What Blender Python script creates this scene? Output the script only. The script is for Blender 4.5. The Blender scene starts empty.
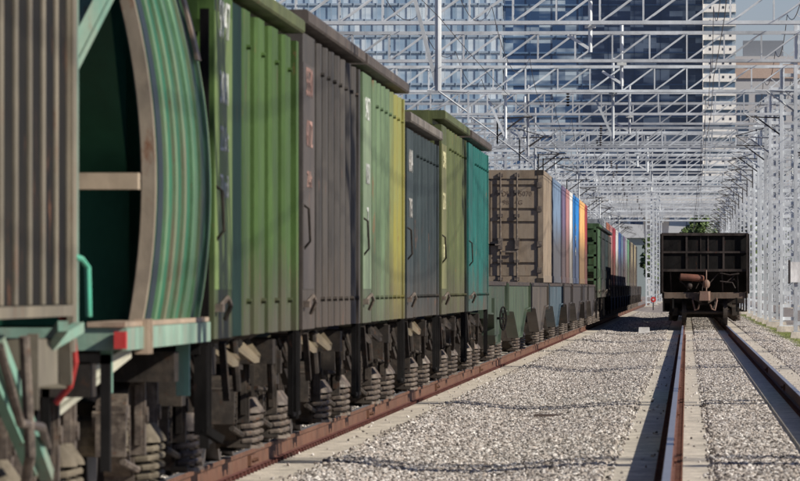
import bpy, bmesh, math, random
from mathutils import Vector, Matrix
R = math.radians
rnd = random.Random(7)
S = bpy.context.scene
C = S.collection

# ------------------------------------------------------------------ camera
EYE = 1.36                                  # metres above the rail head
cd = bpy.data.cameras.new('camera'); cam = bpy.data.objects.new('camera', cd); C.objects.link(cam)
cam.location = (0, 0, EYE)
cam.rotation_euler = (R(90 + 0.340), 0, R(2.054))
cd.lens = 360; cd.sensor_width = 36; cd.clip_start = 1; cd.clip_end = 20000
cd.dof.use_dof = True; cd.dof.focus_distance = 190; cd.dof.aperture_fstop = 16
S.camera = cam
# ------------------------------------------------------------------ light
SUN = Vector((1.0, -0.38, 0.60)).normalized()      # towards the sun
w = bpy.data.worlds.new('World'); S.world = w; w.use_nodes = True
nt = w.node_tree; nt.nodes.clear()
sky = nt.nodes.new('ShaderNodeTexSky'); sky.sky_type = 'NISHITA'; sky.sun_disc = False
sky.sun_elevation = math.asin(SUN.z); sky.sun_rotation = math.atan2(SUN.x, SUN.y)
sky.air_density = 0.8; sky.dust_density = 0.4; sky.ozone_density = 1.5; sky.altitude = 100
bg = nt.nodes.new('ShaderNodeBackground'); bg.inputs[1].default_value = 0.052
wo = nt.nodes.new('ShaderNodeOutputWorld')
tint = nt.nodes.new('ShaderNodeMix'); tint.data_type = 'RGBA'; tint.blend_type = 'MULTIPLY'; tint.inputs[0].default_value = 1; tint.inputs[7].default_value = (1.05, 1.04, 1.32, 1)
nt.links.new(sky.outputs[0], tint.inputs[6]); nt.links.new(tint.outputs[2], bg.inputs[0]); nt.links.new(bg.outputs[0], wo.inputs[0])
sd = bpy.data.lights.new('sun', 'SUN'); sd.energy = 5.0; sd.angle = R(0.5); sd.color = (1, 0.92, 0.80)
so = bpy.data.objects.new('sun', sd); C.objects.link(so)
so.rotation_euler = SUN.to_track_quat('Z', 'Y').to_euler()
S.view_settings.view_transform = 'Standard'; S.view_settings.look = 'None'
S.view_settings.exposure = 0.3; S.view_settings.gamma = 1; S.view_settings.use_curve_mapping = False
S.render.engine = 'CYCLES'
S.render.resolution_x = 1024; S.render.resolution_y = 616

# ------------------------------------------------------------------ mesh helpers
class MB:
    def __init__(s): s.v = []; s.f = []
    def quadbox(s, p):                       # 8 points: bottom 4 ccw, top 4 ccw
        n = len(s.v); s.v += [tuple(q) for q in p]
        for a in ((0,3,2,1),(4,5,6,7),(0,1,5,4),(1,2,6,5),(2,3,7,6),(3,0,4,7)):
            s.f.append(tuple(n+i for i in a))
        return s
    def box(s, x0, x1, y0, y1, z0, z1):
        return s.quadbox([(x0,y0,z0),(x1,y0,z0),(x1,y1,z0),(x0,y1,z0),(x0,y0,z1),(x1,y0,z1),(x1,y1,z1),(x0,y1,z1)])
    def bar(s, a, b, wd, h=None, up=(0,0,1)):
        h = h or wd; a = Vector(a); b = Vector(b); d = (b-a).normalized(); u = Vector(up)
        if abs(d.dot(u)) > .98: u = Vector((1,0,0))
        sx = d.cross(u).normalized()*wd/2; uy = sx.cross(d).normalized()*h/2
        return s.quadbox([a-sx-uy, a+sx-uy, b+sx-uy, b-sx-uy, a-sx+uy, a+sx+uy, b+sx+uy, b-sx+uy])
    def tube(s, pts, r, n=8, cap=True):
        pts = [Vector(p) for p in pts]; rs = r if isinstance(r, (list,tuple)) else [r]*len(pts)
        base = len(s.v); ref = None
        for i, p in enumerate(pts):
            d = (pts[min(i+1,len(pts)-1)] - pts[max(i-1,0)]).normalized()
            if ref is None: ref = Vector((0,0,1)) if abs(d.z) < .9 else Vector((1,0,0))
            a = d.cross(ref).normalized(); ref = a.cross(d).normalized(); 
            for k in range(n):
                t = 2*math.pi*k/n; q = p + (a*math.cos(t) + ref*math.sin(t))*rs[i]; s.v.append(tuple(q))
        for i in range(len(pts)-1):
            for k in range(n):
                k2 = (k+1) % n; s.f.append((base+i*n+k, base+i*n+k2, base+(i+1)*n+k2, base+(i+1)*n+k))
        if cap:
            s.f.append(tuple(base+k for k in range(n))[::-1]); e = base+(len(pts)-1)*n; s.f.append(tuple(e+k for k in range(n)))
        return s
    def prism_y(s, poly, y0, y1):            # poly of (x,z)
        n = len(s.v); m = len(poly)
        s.v += [(x,y0,z) for x,z in poly] + [(x,y1,z) for x,z in poly]
        for i in range(m): j = (i+1)%m; s.f.append((n+i, n+j, n+m+j, n+m+i))
        s.f.append(tuple(n+i for i in range(m))[::-1]); s.f.append(tuple(n+m+i for i in range(m)))
        return s
    def prism_x(s, poly, x0, x1):            # poly of (y,z)
        n = len(s.v); m = len(poly)
        s.v += [(x0,y,z) for y,z in poly] + [(x1,y,z) for y,z in poly]
        for i in range(m): j = (i+1)%m; s.f.append((n+i, n+j, n+m+j, n+m+i))
        s.f.append(tuple(n+i for i in range(m))[::-1]); s.f.append(tuple(n+m+i for i in range(m)))
        return s
    def ball(s, c, r, n=8, m=6, sc=(1,1,1)):
        pts = [(c[0], c[1], c[2]+ r*sc[2]*math.cos(math.pi*i/m)) for i in range(m+1)]
        base = len(s.v)
        for i in range(m+1):
            rr = max(r*math.sin(math.pi*i/m), 1e-4)
            for k in range(n): s.v.append((c[0]+rr*sc[0]*math.cos(2*math.pi*k/n), c[1]+rr*sc[1]*math.sin(2*math.pi*k/n), pts[i][2]))
        for i in range(m):
            for k in range(n): k2=(k+1)%n; s.f.append((base+i*n+k, base+(i+1)*n+k, base+(i+1)*n+k2, base+i*n+k2))
        return s
    def build(s, name, m, parent=None, loc=(0,0,0), smooth=False, bevel=0):
        me = bpy.data.meshes.new(name); me.from_pydata(s.v, [], s.f)
        bm = bmesh.new(); bm.from_mesh(me); bmesh.ops.recalc_face_normals(bm, faces=bm.faces)
        bm.to_mesh(me); bm.free()
        if smooth:
            for p in me.polygons: p.use_smooth = True
        me.materials.append(m)
        o = bpy.data.objects.new(name, me); C.objects.link(o); o.location = loc
        if parent: o.parent = parent
        return o

def tag(o, label=None, cat=None, group=None, kind=None):
    if label: o['label'] = label
    if cat: o['category'] = cat
    if group: o['group'] = group
    if kind: o['kind'] = kind
    return o
def empty(name, loc=(0,0,0), **k):
    o = bpy.data.objects.new(name, None); C.objects.link(o); o.location = loc; o.empty_display_size = .2
    return tag(o, **k)
def copy_tree(o, parent=None):
    c = o.copy(); C.objects.link(c)
    if parent: c.parent = parent
    for ch in list(o.children): copy_tree(ch, c)
    return c
def kids(o):
    out = []
    for ch in o.children: out.append(ch); out += kids(ch)
    return out
def repaint(root, table):                    # {base name: material}, object-level slots
    for o in kids(root)+[root]:
        b = o.name.split('.')[0]
        if b in table and o.type == 'MESH':
            o.material_slots[0].link = 'OBJECT'; o.material_slots[0].material = table[b]

# ------------------------------------------------------------------ materials
def new_mat(name):
    m = bpy.data.materials.new(name); m.use_nodes = True
    n = m.node_tree; b = n.nodes['Principled BSDF']; return m, n, b
def ramp(n, a, b, ca=(0,0,0,1), cb=(1,1,1,1)):
    r = n.nodes.new('ShaderNodeValToRGB'); r.color_ramp.elements[0].position = a; r.color_ramp.elements[1].position = b
    r.color_ramp.elements[0].color = ca; r.color_ramp.elements[1].color = cb; return r
def noise(n, coord, scale, detail=4, rough=.6, sc=None):
    t = n.nodes.new('ShaderNodeTexNoise'); t.inputs['Scale'].default_value = scale; t.inputs['Detail'].default_value = detail
    t.inputs['Roughness'].default_value = rough
    if sc:
        mp = n.nodes.new('ShaderNodeMapping'); mp.inputs['Scale'].default_value = sc; n.links.new(coord, mp.inputs[0]); n.links.new(mp.outputs[0], t.inputs[0])
    else: n.links.new(coord, t.inputs[0])
    return t
def mix(n, f, a, b, mode='MIX'):
    x = n.nodes.new('ShaderNodeMix'); x.data_type = 'RGBA'; x.blend_type = mode
    for sock, v in ((x.inputs[0], f), (x.inputs[6], a), (x.inputs[7], b)):
        if isinstance(v, (int, float)): sock.default_value = v
        elif isinstance(v, tuple): sock.default_value = v if len(v) == 4 else v+(1,)
        else: n.links.new(v, sock)
    return x.outputs[2]
def paint(name, col, rust=.35, dirt=.4, rough=.55, metal=0, rustcol=(.16,.075,.04), streak=True, col2=None, grime=False, scale=1, bump=.15, spec=.3, dust=(.3,.25,.19)):
    """weathered paint: rust patches running down, road dirt, fading"""
    m, n, b = new_mat(name); tc = n.nodes.new('ShaderNodeTexCoord').outputs['Object']
    oi = n.nodes.new('ShaderNodeObjectInfo')
    off = n.nodes.new('ShaderNodeVectorMath'); off.operation = 'MULTIPLY_ADD'
    n.links.new(tc, off.inputs[0]); off.inputs[1].default_value = (scale,)*3
    sc_ = n.nodes.new('ShaderNodeVectorMath'); sc_.operation = 'SCALE'; sc_.inputs[0].default_value = (37, 91, 13); n.links.new(oi.outputs['Random'], sc_.inputs['Scale'])
    n.links.new(sc_.outputs[0], off.inputs[2]); co = off.outputs[0]
    f1 = noise(n, co, 1.3, 7, .7, (1,.45,.5)); r1 = ramp(n, .36, .66); n.links.new(f1.outputs[0], r1.inputs[0])
    c = mix(n, r1.outputs[0], tuple(x*(.6 if streak else .75) for x in col), tuple(min(1,x*1.3+.01) for x in col))
    if col2:
        f0 = noise(n, tc, .8, 4, .6, (1,.6,.35)); sep = n.nodes.new('ShaderNodeSeparateXYZ'); n.links.new(tc, sep.inputs[0])
        ma = n.nodes.new('ShaderNodeMath'); ma.operation = 'MULTIPLY_ADD'; n.links.new(f0.outputs[0], ma.inputs[0]); ma.inputs[1].default_value = 5
        n.links.new(sep.outputs[1], ma.inputs[2]); r0 = ramp(n, 0, 1); 
        mr = n.nodes.new('ShaderNodeMapRange'); mr.inputs[1].default_value = 3.0; mr.inputs[2].default_value = 5.4; n.links.new(ma.outputs[0], mr.inputs[0])
        c = mix(n, mr.outputs[0], c, col2)
    if dirt:
        f2 = noise(n, co, 3.2, 7, .72, (1,.7,.16) if streak else None); r2 = ramp(n, .46, .66); n.links.new(f2.outputs[0], r2.inputs[0])
        mm = n.nodes.new('ShaderNodeMath'); mm.operation = 'MULTIPLY'; n.links.new(r2.outputs[0], mm.inputs[0]); mm.inputs[1].default_value = dirt
        c = mix(n, mm.outputs[0], c, dust)
    if grime:
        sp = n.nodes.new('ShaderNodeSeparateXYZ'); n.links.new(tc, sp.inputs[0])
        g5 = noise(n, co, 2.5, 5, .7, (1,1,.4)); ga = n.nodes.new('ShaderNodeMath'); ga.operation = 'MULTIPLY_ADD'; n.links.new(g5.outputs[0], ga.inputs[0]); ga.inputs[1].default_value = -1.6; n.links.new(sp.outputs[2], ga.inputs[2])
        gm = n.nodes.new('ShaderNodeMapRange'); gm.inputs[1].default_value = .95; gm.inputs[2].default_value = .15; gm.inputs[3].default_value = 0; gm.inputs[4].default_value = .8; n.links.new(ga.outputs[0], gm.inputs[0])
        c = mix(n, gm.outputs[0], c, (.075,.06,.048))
        g6 = noise(n, co, 4, 6, .75, (1,.6,.1)); g7 = ramp(n, .52, .68); n.links.new(g6.outputs[0], g7.inputs[0])
        gk = n.nodes.new('ShaderNodeMath'); gk.operation = 'MULTIPLY'; n.links.new(g7.outputs[0], gk.inputs[0]); gk.inputs[1].default_value = .45
        c = mix(n, gk.outputs[0], c, tuple(x*.35 for x in col))
    if rust:
        f3 = noise(n, co, 5.0, 8, .75, (1,1,.35) if streak else None); r3 = ramp(n, .66-.22*rust, .74-.18*rust); n.links.new(f3.outputs[0], r3.inputs[0])
        c = mix(n, r3.outputs[0], c, rustcol)
    if name == 'galvanised_steel':
        vr = ramp(n, 0, 1, (.62,.62,.64,1), (1.12,1.12,1.12,1)); n.links.new(oi.outputs['Random'], vr.inputs[0]); c = mix(n, 1, c, vr.outputs[0], 'MULTIPLY')
    n.links.new(c, b.inputs['Base Color']); b.inputs['Metallic'].default_value = metal; b.inputs['Specular IOR Level'].default_value = spec
    rr = ramp(n, .3, .7, (rough-.1,)*3+(1,), (min(1,rough+.2),)*3+(1,)); n.links.new(f1.outputs[0], rr.inputs[0]); n.links.new(rr.outputs[0], b.inputs['Roughness'])
    if bump:
        bp = n.nodes.new('ShaderNodeBump'); bp.inputs['Strength'].default_value = bump; bp.inputs['Distance'].default_value = .02
        f4 = noise(n, co, 9, 3); n.links.new(f4.outputs[0], bp.inputs['Height']); n.links.new(bp.outputs[0], b.inputs['Normal'])
    return m
def flat(name, col, rough=.6, metal=0):
    m, n, b = new_mat(name); tc = n.nodes.new('ShaderNodeTexCoord').outputs['Object']
    f = noise(n, tc, 7, 5, .7); r = ramp(n, .3, .7); n.links.new(f.outputs[0], r.inputs[0])
    c = mix(n, r.outputs[0], tuple(x*.75 for x in col), tuple(min(1,x*1.2) for x in col))
    n.links.new(c, b.inputs['Base Color']); b.inputs['Roughness'].default_value = rough; b.inputs['Metallic'].default_value = metal
    return m

M = {}
M['galv'] = paint('galvanised_steel', (.60,.64,.66), rust=.03, dirt=.25, rough=.45, metal=.1, streak=False, bump=0, dust=(.3,.3,.31), rustcol=(.12,.09,.08), scale=.4)
M['galvdark'] = flat('dark_steel_tube', (.06,.055,.055), .5, .4)
M['porcelain'] = flat('brown_porcelain', (.06,.045,.04), .2)
M['under'] = paint('underframe_grime', spec=.1, col= (.022,.019,.017), rust=.4, dirt=.45, rough=.75, streak=False, rustcol=(.06,.032,.02), dust=(.09,.072,.058), scale=2)
M['bogie'] = paint('bogie_cast_steel', spec=.15, col= (.032,.027,.023), rust=.4, dirt=.55, rough=.7, streak=False, rustcol=(.07,.036,.022), dust=(.12,.098,.078), scale=2)
M['spring'] = paint('spring_steel', (.075,.06,.05), rust=.4, dirt=.6, rough=.55, streak=False, rustcol=(.12,.065,.04), dust=(.28,.235,.19), scale=3)
M['black'] = paint('black_frame_paint', (.007,.0065,.0065), rust=.15, dirt=.25, rough=.9, spec=.06, rustcol=(.06,.025,.016), dust=(.03,.025,.022))
M['wheel'] = flat('wheel_steel', (.09,.075,.065), .5, .5)
M['chute'] = paint('bare_chute_plate', (.14,.115,.075), rust=.45, dirt=.6, rough=.6, dust=(.09,.075,.058))
M['letter'] = paint('white_stencil_paint', (.48,.50,.48), rust=.05, dirt=.3, rough=.6, dust=(.4,.4,.38))
M['letterblack'] = flat('black_stencil_paint', (.12,.085,.06), .6)
M['concrete'] = paint('concrete', (.62,.57,.48), rust=0, dirt=.75, rough=.85, streak=False, dust=(.42,.39,.34), scale=2)
M['railhead'] = flat('worn_rail_head', (.42,.42,.44), .38, .7)
M['railrust'] = paint('rusty_rail', (.11,.045,.03), rust=.3, dirt=.5, rough=.8, streak=False, rustcol=(.07,.025,.018), dust=(.17,.10,.07), scale=3)
M['railbrown'] = paint('brown_rail', (.105,.046,.026), rust=.2, dirt=.5, rough=.7, streak=False, rustcol=(.075,.03,.02), dust=(.15,.095,.065), scale=2)
M['railred'] = paint('red_oxide_rail_foot', (.085,.024,.019), rust=.3, dirt=.6, rough=.8, streak=False, dust=(.16,.10,.08), scale=3)
M['white'] = paint('white_enamel', (.78,.78,.76), rust=.08, dirt=.2, rough=.5)
M['redpaint'] = paint('red_paint', (.45,.03,.03), rust=.1, dirt=.3, rough=.5, dust=(.3,.1,.08))
M['mint'] = paint('mint_frame_paint', (.14,.27,.21), rust=.3, dirt=.7, rough=.55, dust=(.24,.22,.17))
M['mintbright'] = paint('bright_green_pipe_paint', (.04,.42,.28), rust=.1, dirt=.3)

def shiny_rail_head(): pass

# ================================================================== GROUND
def ballast_mat():
    m, n, b = new_mat('ballast_ground'); tc = n.nodes.new('ShaderNodeTexCoord').outputs['Object']
    v = n.nodes.new('ShaderNodeTexVoronoi'); v.inputs['Scale'].default_value = 17; n.links.new(tc, v.inputs[0])
    sp = n.nodes.new('ShaderNodeSeparateColor'); n.links.new(v.outputs['Color'], sp.inputs[0])
    r = ramp(n, 0, 1, (.13,.11,.10,1), (.50,.46,.43,1)); n.links.new(sp.outputs[0], r.inputs[0])
    f = noise(n, tc, .7, 5, .6); r2 = ramp(n, .35, .7, (.75,.7,.65,1), (1,1,1,1)); n.links.new(f.outputs[0], r2.inputs[0])
    n.links.new(mix(n, 1.0, r.outputs[0], r2.outputs[0], 'MULTIPLY'), b.inputs['Base Color']); b.inputs['Roughness'].default_value = .9
    bp = n.nodes.new('ShaderNodeBump'); bp.inputs['Distance'].default_value = .03; n.links.new(v.outputs['Distance'], bp.inputs['Height']); bp.invert = True; n.links.new(bp.outputs[0], b.inputs['Normal'])
    return m
def ground_mat():
    m, n, b = new_mat('yard_ground'); tc = n.nodes.new('ShaderNodeTexCoord').outputs['Object']
    f = noise(n, tc, .05, 6, .65); r = ramp(n, .42, .58, (.06,.09,.03,1), (.22,.19,.16,1)); n.links.new(f.outputs[0], r.inputs[0])
    n.links.new(r.outputs[0], b.inputs['Base Color']); b.inputs['Roughness'].default_value = .95
    return m
M['ballast'] = ballast_mat(); M['ground'] = ground_mat()
g = MB(); g.v = [(-9000,-200,-.50),(9000,-200,-.50),(9000,14000,-.50),(-9000,14000,-.50)]; g.f = [(0,1,2,3)]
tag(g.build('ground', M['ground']), kind='structure')
# ballast bed with shallow profile: strips along y
prof = [(-60,-.49),(-7.6,-.47),(-7.0,-.42),(-6.1,-.235),(-5.9,-.225),(-3.16,-.225),(-3.12,-.20),(-2.9,-.215),(-2.4,-.275),(-1.8,-.285),(-1.1,-.225),(-.85,-.20),(-.72,-.20),(-.68,-.225),(.2,-.225),(.24,-.19),(1.02,-.19),(1.06,-.225),(2.0,-.225),(2.04,-.205),(2.5,-.21),(3.0,-.33),(3.5,-.40),(5,-.44),(60,-.48)]
g = MB()
ys = [10,3000]
for y in ys:
    for x, z in prof: g.v.append((x, y, z))
m_ = len(prof)
for i in range(m_-1): g.f.append((i, i+1, m_+i+1, m_+i))
tag(g.build('ballast_bed', M['ballast']), kind='structure')

def stone_mat():
    m, n, b = new_mat('crushed_stone'); oi = n.nodes.new('ShaderNodeObjectInfo')
    r = n.nodes.new('ShaderNodeValToRGB'); cr = r.color_ramp
    cr.elements[0].position = 0; cr.elements[0].color = (.05,.042,.036,1); cr.elements[1].position = 1; cr.elements[1].color = (.72,.69,.645,1)
    for p, c in ((.18,(.15,.128,.11,1)),(.4,(.37,.34,.31,1)),(.62,(.42,.365,.315,1)),(.8,(.49,.465,.435,1))):
        e = cr.elements.new(p); e.color = c
    n.links.new(oi.outputs['Random'], r.inputs[0])
    tc = n.nodes.new('ShaderNodeTexCoord'); f = noise(n, tc.outputs['Object'], 18, 3); r2 = ramp(n, .3, .7, (.8,.8,.8,1), (1.1,1.1,1.1,1)); n.links.new(f.outputs[0], r2.inputs[0])
    n.links.new(mix(n, 1, r.outputs[0], r2.outputs[0], 'MULTIPLY'), b.inputs['Base Color']); b.inputs['Roughness'].default_value = .85
    return m
M['stone'] = stone_mat()
def scatter(name, rects, dens, size, matl, label, cat, seed=0, leaf=False):
    g = MB()
    for x0, x1, y0, y1, z0, z1 in rects:
        n = len(g.v); g.v += [(x0,y0,z0),(x1,y0,z1),(x1,y1,z1),(x0,y1,z0)]; g.f.append((n,n+1,n+2,n+3))
    o = g.build(name, matl)
    tag(o, label, cat, kind='stuff')
    ng = bpy.data.node_groups.new(name, 'GeometryNodeTree')
    ng.interface.new_socket('Geometry', in_out='INPUT', socket_type='NodeSocketGeometry'); ng.interface.new_socket('Geometry', in_out='OUTPUT', socket_type='NodeSocketGeometry')
    N = ng.nodes.new; L = ng.links.new
    gi = N('NodeGroupInput'); go = N('NodeGroupOutput'); d = N('GeometryNodeDistributePointsOnFaces'); d.inputs['Density'].default_value = dens; d.inputs['Seed'].default_value = seed
    L(gi.outputs[0], d.inputs[0])
    if not leaf:
        ic = N('GeometryNodeMeshIcoSphere'); ic.inputs['Radius'].default_value = .5; ic.inputs['Subdivisions'].default_value = 1
        sp = N('GeometryNodeSetPosition'); nz = N('ShaderNodeTexNoise'); nz.inputs['Scale'].default_value = 2.2; vm = N('ShaderNodeVectorMath'); vm.operation='SUBTRACT'; vm.inputs[1].default_value=(.5,.5,.5)
        v2 = N('ShaderNodeVectorMath'); v2.operation='SCALE'; v2.inputs['Scale'].default_value=.9
        L(nz.outputs['Color'], vm.inputs[0]); L(vm.outputs[0], v2.inputs[0]); L(v2.outputs[0], sp.inputs['Offset']); L(ic.outputs[0], sp.inputs[0]); src = sp.outputs[0]
    else:
        cn = N('GeometryNodeMeshCone'); cn.inputs['Vertices'].default_value = 3; cn.inputs['Radius Bottom'].default_value=.10; cn.inputs['Depth'].default_value=1.0; src = cn.outputs[0]
    sm = N('GeometryNodeSetMaterial'); sm.inputs['Material'].default_value = matl; L(src, sm.inputs[0])
    ip = N('GeometryNodeInstanceOnPoints'); L(d.outputs[0], ip.inputs[0]); L(sm.outputs[0], ip.inputs['Instance'])
    rv = N('FunctionNodeRandomValue'); rv.data_type='FLOAT_VECTOR'; a = .5 if leaf else 6.28
    rv.inputs[0].default_value = (-a,-a,0) if leaf else (0,0,0); rv.inputs[1].default_value=(a,a,6.28)
    L(rv.outputs[0], ip.inputs['Rotation'])
    rs = N('FunctionNodeRandomValue'); rs.data_type='FLOAT_VECTOR'; rs.inputs[0].default_value=tuple(size[0]*k for k in ((1,1,1) if leaf else (.8,.8,.6))); rs.inputs[1].default_value=tuple(size[1]*k for k in ((1,1,1) if leaf else (1.3,1,.9))); rs.inputs['Seed'].default_value=3
    L(rs.outputs[0], ip.inputs['Scale'])
    L(ip.outputs[0], go.inputs[0])
    md = o.modifiers.new('scatter', 'NODES'); md.node_group = ng
    return o
def strips(y0, y1, dz=0):
    return [(-3.12,-2.9,y0,y1,-.195,-.21),(-2.9,-2.4,y0,y1,-.21,-.27),(-2.4,-1.8,y0,y1,-.27,-.28),(-1.8,-1.1,y0,y1,-.28,-.22),(-1.1,-.71,y0,y1,-.22,-.195),(.26,1.02,y0,y1,-.188+dz,-.188+dz),(2.05,2.55,y0,y1,-.20+dz,-.215+dz),(2.55,3.0,y0,y1,-.215+dz,-.33+dz),(3.0,3.6,y0,y1,-.33+dz,-.40+dz)]
scatter('ballast_stones', strips(50,115), 560, (.03,.072), M['stone'], 'grey crushed stone ballast between and beside the near rails', 'ballast', 1)
scatter('ballast_stones', strips(115,210), 330, (.03,.07), M['stone'], 'grey crushed stone ballast further along the track', 'ballast', 2)
scatter('ballast_stones', strips(210,520), 90, (.045,.09), M['stone'], 'grey crushed stone ballast beside the far wagons', 'ballast', 3)
scatter('ballast_stones', [(-5.0,-3.95,36,125,-.20,-.20)], 160, (.03,.065), M['stone'], 'ballast stones lying under the long train', 'ballast', 4)
scatter('ballast_stones', [(-3.62,-3.12,50,260,-.183,-.183),(-.71,-.24,50,260,-.183,-.183),(-.05,.26,50,260,-.183,-.183),(1.52,2.05,50,260,-.183,-.183)], 2, (.02,.045), M['stone'], 'loose stones strewn over the concrete sleeper ends', 'ballast', 6)
scatter('ballast_stones', [(-3.24,-3.10,50,260,-.183,-.19),(-.72,-.61,50,260,-.19,-.183),(.18,.28,50,260,-.183,-.183),(1.98,2.08,50,260,-.183,-.19)], 60, (.02,.05), M['stone'], 'uneven shoulder of stones along the sleeper ends', 'ballast', 7)
def grass_mat():
    m, n, b = new_mat('grass_blade'); oi = n.nodes.new('ShaderNodeObjectInfo')
    r = ramp(n, 0, 1, (.09,.15,.03,1), (.30,.31,.11,1)); n.links.new(oi.outputs['Random'], r.inputs[0]); n.links.new(r.outputs[0], b.inputs['Base Color']); b.inputs['Roughness'].default_value=.8
    return m
M['grass'] = grass_mat()
gr = []
for k in range(150):
    y = rnd.uniform(225, 520); x = rnd.gauss(3.35, .28) if rnd.random() < .8 else rnd.uniform(3.0, 4.6)
    s_ = rnd.uniform(.15,.4); gr.append((x-s_, x+s_, y-rnd.uniform(2,7), y+rnd.uniform(2,7), -.40, -.42))
scatter('grass', gr, 60, (.05,.13), M['grass'], 'patchy green grass growing along the foot of the masts', 'grass', 5, leaf=True)

# ================================================================== TRACKS
def rail_profile(x):
    return [(x-.075,-.18),(x+.075,-.18),(x+.075,-.170),(x+.012,-.152),(x+.009,-.045),(x+.034,-.035),(x+.0375,-.008),(x+.030,0),(x-.030,0),(x-.0375,-.008),(x-.034,-.035),(x-.009,-.045),(x-.012,-.152),(x-.075,-.170)]
def make_track(cx, label, web, foot):
    t = empty('railway_track', (cx, 0, 0), label=label, cat='railway track')
    for s in (-1, 1):
        x = s*.7975
        pr = rail_profile(x)
        r = MB().prism_y(pr, 12, 940).build('rail', web, t)
        r.data.materials.append(M['railhead']); r.data.materials.append(foot)
        for p in r.data.polygons:
            c = p.center; 
            if c.z > -.006 and abs(p.normal.z) > .8: p.material_index = 1
            elif c.z < -.155 and abs(p.normal.y) < .5: p.material_index = 2
        # fastening clips and joint bars
        cl = MB()
        y = 40.0
        while y < 260:
            for q in (-1, 1):
                cl.box(x+q*.05 if q>0 else x-.11, x+.11 if q>0 else x-.05, y+.09, y+.16, -.172, -.150)
                cl.tube([(x+q*.10, y+.125, -.178),(x+q*.10, y+.125, -.142)], .014, 6)
            y += .5454
        cl.build('rail_clip', foot, r)
        for y in (67.6, 92.6, 117.6, 142.6):
            jb = MB(); jb.box(x-.0105,x+.0105,y-.399,y+.399,-.139,-.051)
            for q in (-1,1):
                jb.box(*sorted((x+q*.011, x+q*.040)), y-.4, y+.4, -.140, -.050)
                for k in range(4): jb.tube([(x+q*.04, y-.3+k*.2, -.095),(x+q*.065, y-.3+k*.2, -.095)], .018, 6)
            jb.build('joint_bar', web, r)
    # sleepers: the nearest 100 singly, the rest as one
    def slp(b, y):
        for s in (-1, 1):
            pts = [(s*.45,-.187),(s*1.35,-.187),(s*1.35,-.36),(s*.45,-.36)]
            b.prism_y(pts, y, y+.26)
        b.box(-.45,.45,y+.02,y+.24,-.36,-.216)
    b = MB(); slp(b, 0); first = b.build('sleeper', M['concrete'], t, (0, 50, 0))
    for k in range(1, 100):
        o = first.copy(); C.objects.link(o); o.location = (0, 50+k*.5454, 0)
    b = MB()
    for k in range(100, 900): slp(b, 50+k*.5454)
    for k in range(1, 60): slp(b, 50-k*.5454)
    o = b.build('sleeper_rows', M['concrete'], t); o['kind'] = 'stuff'
    return t
make_track(.65, 'rusty track of two rails on concrete sleepers leading to the black open wagon', M['railrust'], M['railrust'])
make_track(-4.5, 'brown railed track carrying the long mixed freight train', M['railbrown'], M['railred'])

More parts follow.
